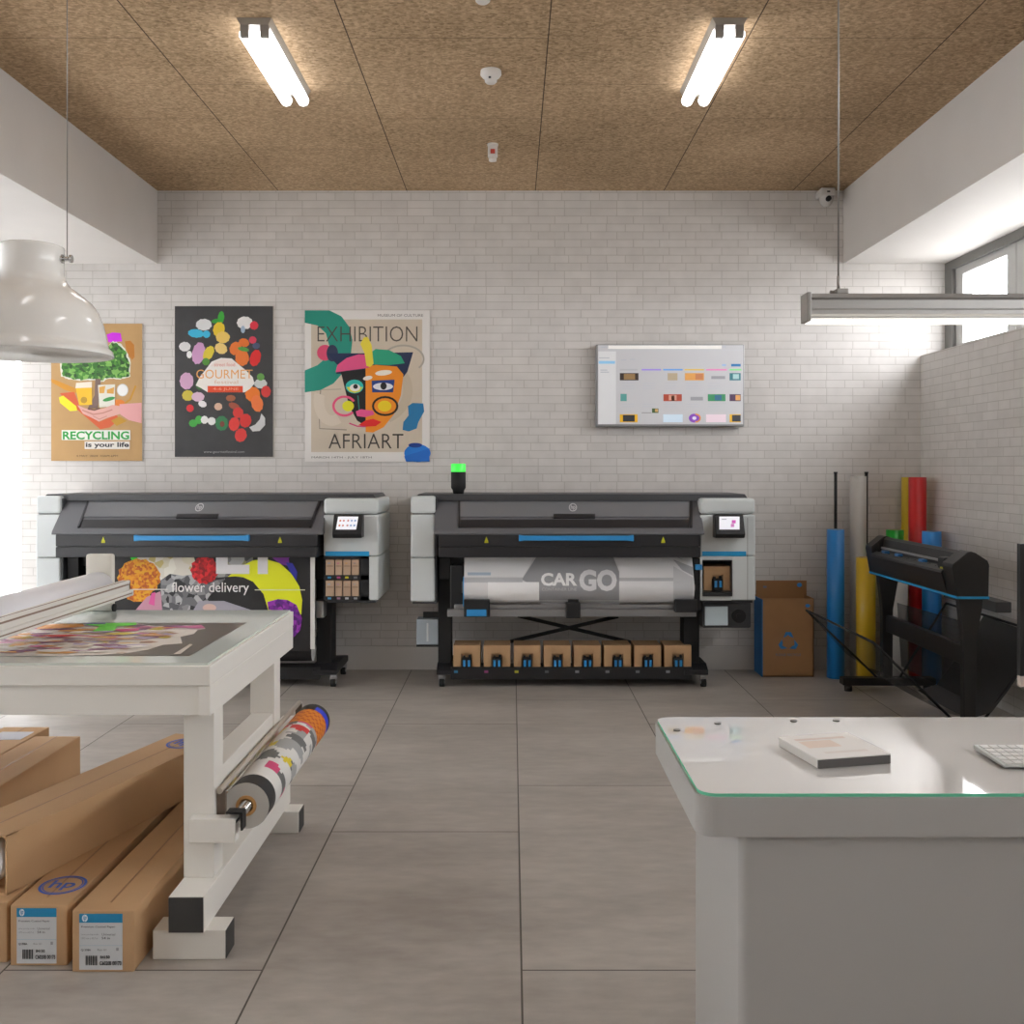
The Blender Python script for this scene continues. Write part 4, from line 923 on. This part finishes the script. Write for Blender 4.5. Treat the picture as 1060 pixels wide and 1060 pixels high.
bm = newbm(); bx0 = X(239, 3.33); add_box(bm, RX-.03, RX+.024, 3.305, 3.349, RZ+.02, RZ+.028); add_box(bm, RX+.02, RX+.027, 3.305, 3.349, RZ-.035, RZ+.026); add_box(bm, RX-.022, RX+.004, 3.31, 3.349, RZ-.012, RZ-.002)
obj('holder_clip', bm, black_plastic, arm)
# gantry with roller
GX = -1.87
for q in ((3.215, 3.245), (4.37, 4.405)):
    bm = newbm(); add_box(bm, X(91, 4.4), X(119.5, 4.4), q[0], q[1], TZ+.001, Z(573.5, 4.37), .012)
    gp = obj('gantry_plate', bm, mat('gantry_white', 'd9d5cb', .45), root)
bm = newbm(); add_cyl(bm, (GX, 3.25, 1.098), (GX, 4.368, 1.098), .07, 36); obj('applicator_roller', bm, mat('roller_white', 'e6e6ea', .4), root)
bm = newbm()
add_box(bm, -1.785, -1.745, 3.22, 4.42, 1.075, 1.125, .004); add_box(bm, -1.744, -1.73, 3.22, 4.42, 1.055, 1.085, .004); add_box(bm, -1.80, -1.745, 4.40, 4.42, 1.05, 1.12, .004)
rl = obj('gantry_rail', bm, mat('rail_white', 'dedbd4', .4), root)
bm = newbm(); add_box(bm, -1.7449, -1.744, 3.23, 4.40, 1.105, 1.112); add_box(bm, -1.76, -1.753, 3.23, 4.40, 1.1251, 1.126); add_box(bm, -1.7299, -1.729, 3.23, 4.40, 1.066, 1.071, 0); obj('rail_slot', bm, mat('slot_brown', '8a7464', .6), rl)
for q in (3.255, 4.36): bm = newbm(); add_cyl(bm, (-1.80, q, 1.008), (-1.79, q, 1.008), .0175, 14); obj('gantry_wheel', bm, rubber, gp)
# print on the bed
A = Art((50, 610, 5.048)); 
bm = newbm(); x0 = -2.6; ya, yb = .65/((679-VY)/F), .65/((645-VY)/F); add_box(bm, x0, -1.112, ya, yb, TZ+.0002, TZ+.0012)
pr = random.Random(11)
strk = []
A.poly([(-700, 175), (-20, 180), (190, 183), (460, 180), (560, 195), (700, 190), (800, 192), (822, 208), (780, 215), (760, 235), (690, 250), (700, 285), (600, 292), (520, 318), (410, 335), (260, 345), (60, 350), (-700, 350)], 'e0d8cf')
cols = ['ddb060', 'c96a9a', 'b8907a', 'efe9e0', 'd8c24a', '8a5a7a', 'f1ece6', 'c8b4a4', 'e0a04a', 'e8e2da', 'a898b8']
for i in range(260):
    x = pr.uniform(-300, 640); y = pr.uniform(188, 338); w = pr.uniform(50, 190); hh = pr.uniform(4, 10)
    if x+w*.9 > 840-(y-190)*2.9 or y > 340: continue
    A.poly([(x, y), (x+w*.6, y-hh*.4), (x+w, y+hh*.2), (x+w*.5, y+hh), (x-w*.15, y+hh*.7)], pr.choice(cols))
A.poly([(195, 184), (460, 180), (462, 192), (360, 200), (345, 222), (230, 226), (270, 200), (200, 192)], '6fe04a'); A.poly([(-60, 196), (60, 186), (180, 186), (190, 200), (60, 210), (-60, 214)], 'd8902c'); A.poly([(190, 181), (300, 181), (300, 187), (200, 188)], '5a4a9a'); A.poly([(345, 214), (480, 210), (470, 222), (380, 228)], 'cc4a80'); A.poly([(620, 205), (800, 192), (820, 208), (760, 210), (700, 206)], 'd87aa8')
A.poly([(655, 345), (740, 292), (755, 295), (690, 345)], 'd8cfc6'); A.poly([(-40, 245), (120, 242), (150, 250), (20, 256)], 'd84a4a')
A.emit(bm, on_plane_z(TZ), .0014, .000015, mi0=1)
o = obj('printed_sheet', bm, [mat('dark_taupe_sheet', '625b55', .4)]+A.mats, None, (-1.9, 3.7, TZ)); tag(o, 'dark printed sheet with colourful floral pattern on the white table', 'printed sheet')

# ================================================================== CARTONS ON THE FLOOR
def carton(name, x0, x1, y0, y1, z0, z1, label, yaw=0.0, pivot=None, logo=None, labelled=False, opened=False, white=False):
    root = thing(name, label, 'cardboard box', ((x0+x1)/2, y0, z0), 'long cartons by the white table')
    px, py = pivot or ((x0+x1)/2, y0); c, s = math.cos(yaw), math.sin(yaw)
    M = Matrix.Translation((px, py, 0)) @ Matrix.Rotation(-yaw, 4, 'Z') @ Matrix.Translation((-px, -py, 0))
    t = newbm()
    if opened:
        add_box(t, x0, x1, y0+.05, y1, z0, z1)
        th = .006
        for a in ((x0, x1, z0, z0+th), (x0, x1, z1-th, z1), (x0, x0+th, z0, z1), (x1-th, x1, z0, z1)): add_box(t, a[0], a[1], y0, y0+.05, a[2], a[3])
    else: add_box(t, x0, x1, y0, y1, z0, z1, .004)
    b = newbm(); merge(b, t, 0, M); obj('body', b, card, root)
    t = newbm(); xm = (x0+x1)/2; add_box(t, xm-.003, xm+.003, y0+.06, y1-.004, z1-.0005, z1+.0006); b = newbm(); merge(b, t, 0, M); obj('tape', b, card_tape, root)
    if labelled:
        A = Art(); A.rect(.02, .05, .86, .98, 'c9ccce'); A.rect(.02, .05, .86, .2, '1785b4'); A.hplogo(.13, .125, .055, .06, 'dce6ec', '1785b4')
        A.text('Premium Coated Paper', .06, .25, .72, .29, '4a4846', .01); A.text('Latex printing media', .06, .38, .4, .41, '85878a'); A.text('1372 mm x 45.7 m', .06, .44, .38, .47, '85878a'); A.text('Universal', .46, .37, .72, .41, '6c6e70'); A.text('54 in', .46, .43, .62, .47, '55575a', .01)
        A.text('Q1398A', .06, .63, .25, .67, '3a3c3e', .02); A.text('Rev 01', .38, .63, .55, .66, '7a7c7e'); A.rect(.74, .61, .79, .66, '9a9c9e', True)
        for i in range(7): A.rect(.15+.033*i, .74, .15+.033*i+(.018 if i % 2 else .022), .9, '2a2a2c', True)
        A.text('84150', .43, .74, .62, .79, '2a2a2c', .03); A.text('C6020B 00173', .42, .83, .84, .9, '2f2f31', .03); A.rect(.02, .57, .86, .575, '8fb4c8', True)
        t = newbm(); w = x1-x0; hz = z1-z0
        A.emit(t, lambda u, v, hh: Vector((x0+.1*w+u*.83*w, y0-hh, z1-.0-v*.98*hz)), .0005, .0002); b = newbm()
        for fc in t.faces: pass
        tm = bmesh.new(); vm = {}
        for v in t.verts: vm[v] = tm.verts.new(M @ v.co)
        for fc in t.faces:
            try: g = tm.faces.new([vm[v] for v in fc.verts]); g.material_index = fc.material_index
            except ValueError: pass
        t.free(); b.free(); obj('shipping_label', tm, A.mats, root)
    if logo:
        yl, rx_, ry_, u0 = logo; A = Art(); hb = '3f66c0'
        A.ring(0, 0, 1, 1, .12, hb); A.ring(0, 0, .84, .84, .05, hb); A.text('hp', -.55, -.5, .55, .55, hb, .02)
        t = newbm(); A.emit(t, lambda u, v, hh: M @ Vector((xm+u0+u*rx_, yl-v*ry_, z1+hh)), .0009, .0002); obj('logo', t, A.mats, root)
    if white:
        t = newbm(); add_box(t, xm-.07, xm+.08, y1-.22, y1-.09, z1, z1+.001); b = newbm(); merge(b, t, 0, M); obj('paper_label', b, mat('label_paper', 'c6c8d0', .6), root)
    if opened:
        t = newbm(); add_tube(t, (xm, y0+.012, (z0+z1)/2), (xm, y0+.049, (z0+z1)/2), .088, .04, 32, 0); b = newbm(); merge(b, t, 0, M); return root, b
    return root
carton('long_carton', -1.43, -1.228, 3.14, 4.3, 0, .2, 'long brown carton on the floor nearest the table foot, labelled end', labelled=True)
carton('long_carton', -1.652, -1.464, 3.18, 4.35, 0, .2, 'long brown carton with blue round logo on top, labelled end', logo=(3.33, .078, .075, .01), labelled=True)
carton('long_carton', -1.875, -1.672, 3.2, 4.3, 0, .2, 'long brown carton on the floor cut off by the left edge')
yw = math.radians(16.7)
ctop, rollbm = carton('open_carton', -1.935, -1.70, 3.25, 4.49, .2008, .4, 'open brown carton lying slanted on top of the other cartons', yaw=yw, pivot=(-1.70, 3.25), logo=(4.36, .075, .08, .02), opened=True)
ro = obj('media_roll', rollbm, mat('roll_end_white', 'd3d5d8', .5), None, (-1.82, 3.27, .23)); tag(ro, 'white media roll end showing inside the open slanted carton', 'media roll')
carton('tall_carton', -2.205, -1.992, 3.3, 4.46, 0, .4, 'taller brown carton behind the slanted open one')
carton('tall_carton', -2.43, -2.212, 3.3, 4.62, 0, .4, 'brown carton with pale paper label on top at the left edge', white=True)

# ================================================================== RECYCLING BOX
RY = 7.57; root = thing('recycling_box', 'brown recycling box with blue side and recycling symbol beside the printer', 'recycling box', (X(815, RY), RY, 0))
bm = newbm(); rx0, rx1, rz = X(789, RY), X(842.5, RY), Z(619.5, RY)
th = .008
add_box(bm, rx0, rx1, RY, RY+th, 0, rz); add_box(bm, rx1-th, rx1, RY, RY+.24, 0, rz); add_box(bm, rx0, rx1, RY+.23, RY+.24, 0, rz); add_box(bm, rx0, rx1, RY, RY+.24, 0, .01); add_box(bm, rx0+.01, rx1-.01, RY+.01, RY+.23, rz-.12, rz-.1)
box = obj('body', bm, mat('recycle_cardboard', 'a57c54', .8, noise=(4, .08)), root)
bm = newbm(); add_box(bm, rx0-.003, rx0+.005, RY-.001, RY+.24, 0, rz-.01); obj('side_panel', bm, mat('blue_side', '1c6fae', .6), root)
bm = newbm(); add_box(bm, X(783, RY+.22), X(835, RY+.22), RY+.221, RY+.229, rz-.05, Z(601, RY+.22)); bp_ = obj('back_flap', bm, mat('recycle_cardboard_flap', '9a714a', .8), root)
A = Art(); rb_ = '2b86cc'
cx, cy, r = 816, 664.5, 7.4
for k in range(3):
    a0 = math.radians(-90+120*k)
    p = (cx+r*math.cos(a0), cy+r*math.sin(a0)); tx, ty = -math.sin(a0), math.cos(a0); nx, ny = math.cos(a0), math.sin(a0)
    A.poly([(p[0]-tx*5.2-nx*3.4, p[1]-ty*5.2-ny*3.4), (p[0]-tx*2.6+nx*2.9, p[1]-ty*2.6+ny*2.9), (p[0]+tx*2.6+nx*2.9, p[1]+ty*2.6+ny*2.9), (p[0]+tx*5.6-nx*3.2, p[1]+ty*5.6-ny*3.2), (p[0]+tx*1.4-nx*1.6, p[1]+ty*1.4-ny*1.6), (p[0], p[1]-0.0), (p[0]-tx*1.8-nx*1.2, p[1]-ty*1.8-ny*1.2)], rb_, flat=k > 0)
A.text('PLEASE RECYCLE', 803, 676.5, 829, 679, '5f86a0'); A.ell(836, 627, 2.4, 1.8, rb_)
bm = newbm(); A.emit(bm, on_plane_y(RY), .0005); obj('symbol', bm, A.mats, box)
A = Art(); A.ell(827.5, 605.5, 2.6, 2.2, rb_); A.rect(790, 606.5, 793.5, 608.5, '6a7a90', True)
bm = newbm(); A.emit(bm, on_plane_y(RY+.22), .0002); obj('flap_mark', bm, A.mats, bp_)

# ================================================================== VINYL ROLLS IN THE CORNER
def vroll(pxl, pxr, pytop, Y, col, label, group='vinyl rolls standing in the corner', roughness=.3):
    x = X((pxl+pxr)/2, Y); r = (pxr-pxl)/2*Y/F
    root = thing('vinyl_roll', label, 'vinyl roll', (x, Y, 0), group)
    bm = newbm(); add_tube(bm, (x, Y, 0), (x, Y, Z(pytop, Y)), r, r-.018, 36); obj('vinyl', bm, mat('vinyl_'+col, col, roughness, coat=.2), root)
    bm = newbm(); add_tube(bm, (x, Y, .001), (x, Y, Z(pytop, Y)-.002), r-.0185, r-.026, 28); obj('core', bm, mat('core_card_tan', 'a48a6a', .8), root)
vroll(856.2, 873.8, 548, 7.55, '2183cf', 'bright blue vinyl roll standing nearest the recycling box')
vroll(880, 896.5, 493, 7.62, 'b3afaa', 'tall grey vinyl roll standing behind the yellow roll')
vroll(886.5, 906, 577, 7.4, 'd2ad22', 'short yellow vinyl roll left of the cutter leg')
vroll(933.5, 949, 494, 7.74, 'cdb01e', 'tall yellow vinyl roll behind the red roll')
vroll(941, 958.5, 494, 7.56, 'c4161c', 'tall red vinyl roll in the corner behind the cutter')
vroll(917.5, 935, 548.5, 7.5, '159a2c', 'green vinyl roll standing behind the cutter')
vroll(955, 974, 550, 7.33, '2a86d4', 'blue vinyl roll in the corner beside the right wall')
vroll(922, 939, 602, 7.27, 'c4c2be', 'pale grey vinyl roll seen beneath the cutter between the legs')
for px, Y, py, lb in ((865, 7.72, 490, 'thin black pole standing behind the bright blue vinyl roll'), (896.8, 7.74, 490, 'thin black pole standing behind the tall grey vinyl roll')):
    x = X(px, Y); root = thing('core_pole', lb, 'pole', (x, Y, 0), 'thin black poles')
    bm = newbm(); add_cyl(bm, (x, Y, .0), (x, Y, Z(py, Y)), .0125, 12); obj('rod', bm, deep_black, root)
    bm = newbm(); add_cyl(bm, (x, Y, Z(py, Y)), (x, Y, Z(py, Y)+.012), .016, 12); obj('cap', bm, black_plastic, root)

# ================================================================== VINYL CUTTER
root = thing('vinyl_cutter', 'black floor-standing vinyl cutter with blue stripe by the right wall', 'vinyl cutter', (2.75, 6.45, 0))
CN, CF = 5.75, 7.17
cut_black = mat('cutter_black', '1e1d1d', .4); cut_dark = mat('cutter_charcoal', '2c2b2b', .35)
prof = [(2.655, .852), (2.837, .852), (2.842, 1.06), (2.832, 1.085), (2.76, 1.132), (2.734, 1.14), (2.712, 1.135), (2.626, 1.065), (2.622, 1.045)]
for q in ((CN, CN+.14), (CF-.12, CF)): bm = newbm(); add_prism(bm, prof, 'Y', q[0], q[1], 0, .004); obj('end_housing', bm, cut_black, root)
mid = [(2.664, .86), (2.835, .86), (2.838, 1.08), (2.755, 1.125), (2.735, 1.128), (2.712, 1.118), (2.706, 1.06), (2.69, 1.03), (2.632, 1.0)]
bm = newbm(); add_prism(bm, mid, 'Y', CN+.14, CF-.12, 0); obj('cutter_body', bm, cut_dark, root)
bm = newbm(); add_prism(bm, [(2.716, 1.122), (2.735, 1.134), (2.76, 1.128), (2.838, 1.086), (2.836, 1.08), (2.755, 1.122), (2.735, 1.127), (2.72, 1.116)], 'Y', CN+.14, CF-.12); obj('top_cover', bm, cut_black, root)
bm = newbm(); add_prism(bm, [(2.626, 1.0), (2.664, .858), (2.658, .855), (2.616, .998), (2.62, 1.012), (2.66, 1.03), (2.663, 1.022)], 'Y', CN+.14, CF-.12); obj('front_panel', bm, cut_black, root)
bm = newbm()
add_prism(bm, [(2.649, .872), (2.653, .872), (2.657, .858), (2.652, .858)], 'Y', CN-.002, CF); add_box(bm, 2.65, 2.84, CN-.004, CN+.002, .858, .872)
obj('blue_stripe', bm, blue_strip, root)
bm = newbm(); add_box(bm, 2.676, 2.69, CN+.19, CF-.16, 1.052, 1.066, .002); obj('carriage_rail', bm, alu, root)
for t in (.88, .68, .34):
    yy = CN+.14+t*1.16; bm = newbm(); add_box(bm, 2.655, 2.69, yy-.035, yy+.035, 1.02, 1.045, .006); obj('pinch_roller', bm, mat('roller_blue', '3c78b4', .4), root)
bm = newbm(); add_box(bm, 2.64, 2.70, CN+.15, CN+.25, 1.0, 1.09, .012); cg = obj('carriage', bm, cut_black, root)
bm = newbm(); add_box(bm, 2.637, 2.641, CN+.16, CN+.2, 1.0, 1.03); obj('warning_label', bm, mat('label_yellow', 'c8c02c', .5), cg)
for i in range(9): bm = newbm(); add_cyl(bm, (2.652, CN+.3+i*.11, 1.022), (2.668, CN+.3+i*.11, 1.028), .006, 8); obj('grit_roller', bm, deep_black, root)
for y0, y1 in ((5.8, 5.855), (7.07, 7.13)):
    bm = newbm(); add_prism(bm, [(2.685, .852), (2.828, .852), (2.826, .80), (2.79, .6), (2.786, .06), (2.715, .06), (2.712, .6), (2.69, .80)], 'Y', y0, y1, 0, .005); obj('leg', bm, cut_black, root)
    bm = newbm(); ym = (y0+y1)/2; add_box(bm, 2.42, 3.1, ym-.045, ym+.045, .045, .1, .008)
    ft = obj('foot', bm, cut_black, root)
    for xx in (2.47, 3.05):
        bm = newbm(); add_cyl(bm, (xx, ym, 0), (xx, ym, .046), .028, 16); obj('foot_pad', bm, rubber, ft)
bm = newbm(); add_box(bm, 2.735, 2.78, 5.855, 7.07, .44, .56, .004); obj('stretcher', bm, cut_black, root)
# media basket
mesh_m = bpy.data.materials.new('black_mesh_fabric'); mesh_m.use_nodes = True; nt = mesh_m.node_tree
bs = nt.nodes['Principled BSDF']; bs.inputs['Base Color'].default_value = lin('232324'); bs.inputs['Roughness'].default_value = .8; bs.inputs['Alpha'].default_value = .42
mesh_d = bpy.data.materials.new('black_fabric'); mesh_d.use_nodes = True; bs = mesh_d.node_tree.nodes['Principled BSDF']; bs.inputs['Base Color'].default_value = lin('2a2a2b'); bs.inputs['Roughness'].default_value = .7; bs.inputs['Alpha'].default_value = .93
FX, FZ, QX, QZ = 2.17, .589, 3.2, .64; N0, N1 = 5.8, 7.12
bm = newbm()
pts = [(FX, FZ), (2.3, .44), (2.46, .27), (2.6, .17), (2.75, .13), (2.88, .17), (2.98, .3), (3.1, .48), (QX, QZ)]
NY = 8
def sheet(name, i0, i1, na, nb, m):
    bm = newbm(); g = [[bm.verts.new((x, na+(nb-na)*j/NY, z-.012*math.sin(math.pi*j/NY))) for j in range(NY+1)] for x, z in pts[i0:i1]]
    for i in range(len(g)-1):
        for j in range(NY):
            fc = bm.faces.new((g[i][j], g[i+1][j], g[i+1][j+1], g[i][j+1])); fc.smooth = True
    obj(name, bm, m, root, fixn=False)
bm.free(); sheet('media_basket', 0, 5, N0, N1, mesh_m); sheet('rear_basket', 4, 9, N0, 6.55, mesh_d)
bm = newbm()
for a, b in (((FX, N0, FZ), (FX, N1, FZ)), ((QX, N0, QZ), (QX, N1, QZ)), ((FX, N1, FZ), (2.68, 7.1, .1)), ((FX, N0, FZ), (2.68, 5.85, .1)), ((QX, N1, QZ), (2.85, 7.1, .1)), ((QX, N0, QZ), (2.85, 5.85, .1))): add_cyl(bm, a, b, .008, 10)
obj('basket_frame', bm, deep_black, root)
# inner apron behind the stretcher
bm = newbm(); add_slab(bm, [(2.79, 5.89, .69), (2.79, 7.0, .66), (2.82, 7.0, .2), (2.82, 5.89, .2)], (1, 0, .1), .002); obj('fabric_apron', bm, mesh_m, root)
# trunking on the right wall
bm = newbm(); add_box(bm, 3.215, RW-.0005, 6.42, 7.2, .675, .745, .003); o = obj('cable_trunking', bm, mat('dark_grey_trunking', '57585a', .5), None, (3.27, 6.8, .675)); tag(o, 'dark grey cable trunking along the right brick wall behind the cutter', 'cable trunking')

# ================================================================== LIGHT AND CAMERA
w = bpy.data.worlds.new('daylight'); bpy.context.scene.world = w; w.use_nodes = True; nt = w.node_tree
bg = nt.nodes['Background']; bg.inputs['Strength'].default_value = 1.0
tc = nt.nodes.new('ShaderNodeTexCoord'); sp = nt.nodes.new('ShaderNodeSeparateXYZ'); r = nt.nodes.new('ShaderNodeValToRGB')
mr = nt.nodes.new('ShaderNodeMapRange'); mr.inputs['From Min'].default_value = -.5; mr.inputs['From Max'].default_value = .5
nt.links.new(tc.outputs['Generated'], sp.inputs[0]); nt.links.new(sp.outputs['Z'], mr.inputs['Value']); nt.links.new(mr.outputs[0], r.inputs['Fac']); nt.links.new(r.outputs['Color'], bg.inputs['Color'])
e = r.color_ramp.elements; e[0].position = .42; e[0].color = (5, 5, 5, 1); e[1].position = .5; e[1].color = (11.5, 11.7, 12.1, 1)
for nm, loc, rot, sx, sy in (('portal_left', (LW-.02, (LWY0+LWY1)/2, (LWZ0+LWZ1)/2), (0, math.radians(-90), 0), LWZ1-LWZ0, LWY1-LWY0), ('portal_right', (RG+.02, 2.6, 2.92), (0, math.radians(90), 0), .7, 10.2)):
    l = bpy.data.lights.new(nm, 'AREA'); l.shape = 'RECTANGLE'; l.size = sx; l.size_y = sy; l.cycles.is_portal = True
    o = bpy.data.objects.new(nm, l); o.location = loc; o.rotation_euler = rot; C.objects.link(o)
cd = bpy.data.cameras.new('camera'); cam = bpy.data.objects.new('camera', cd); C.objects.link(cam)
cam.location = (0, 0, CAMZ); cam.rotation_euler = (math.radians(90), 0, 0)
cd.sensor_width = 36; cd.lens = 36*F/1060; cd.shift_x = 0; cd.shift_y = -46/1060; cd.clip_start = .05
sc = bpy.context.scene; sc.camera = cam
sc.view_settings.view_transform = 'Standard'; sc.view_settings.look = 'None'; sc.view_settings.gamma = 1; sc.view_settings.use_curve_mapping = False
sc.view_settings.exposure = 0.72
sc.cycles.max_bounces = 10; sc.cycles.diffuse_bounces = 6; sc.cycles.transparent_max_bounces = 12; sc.cycles.use_denoising = True
sc.cycles.sample_clamp_indirect = 6
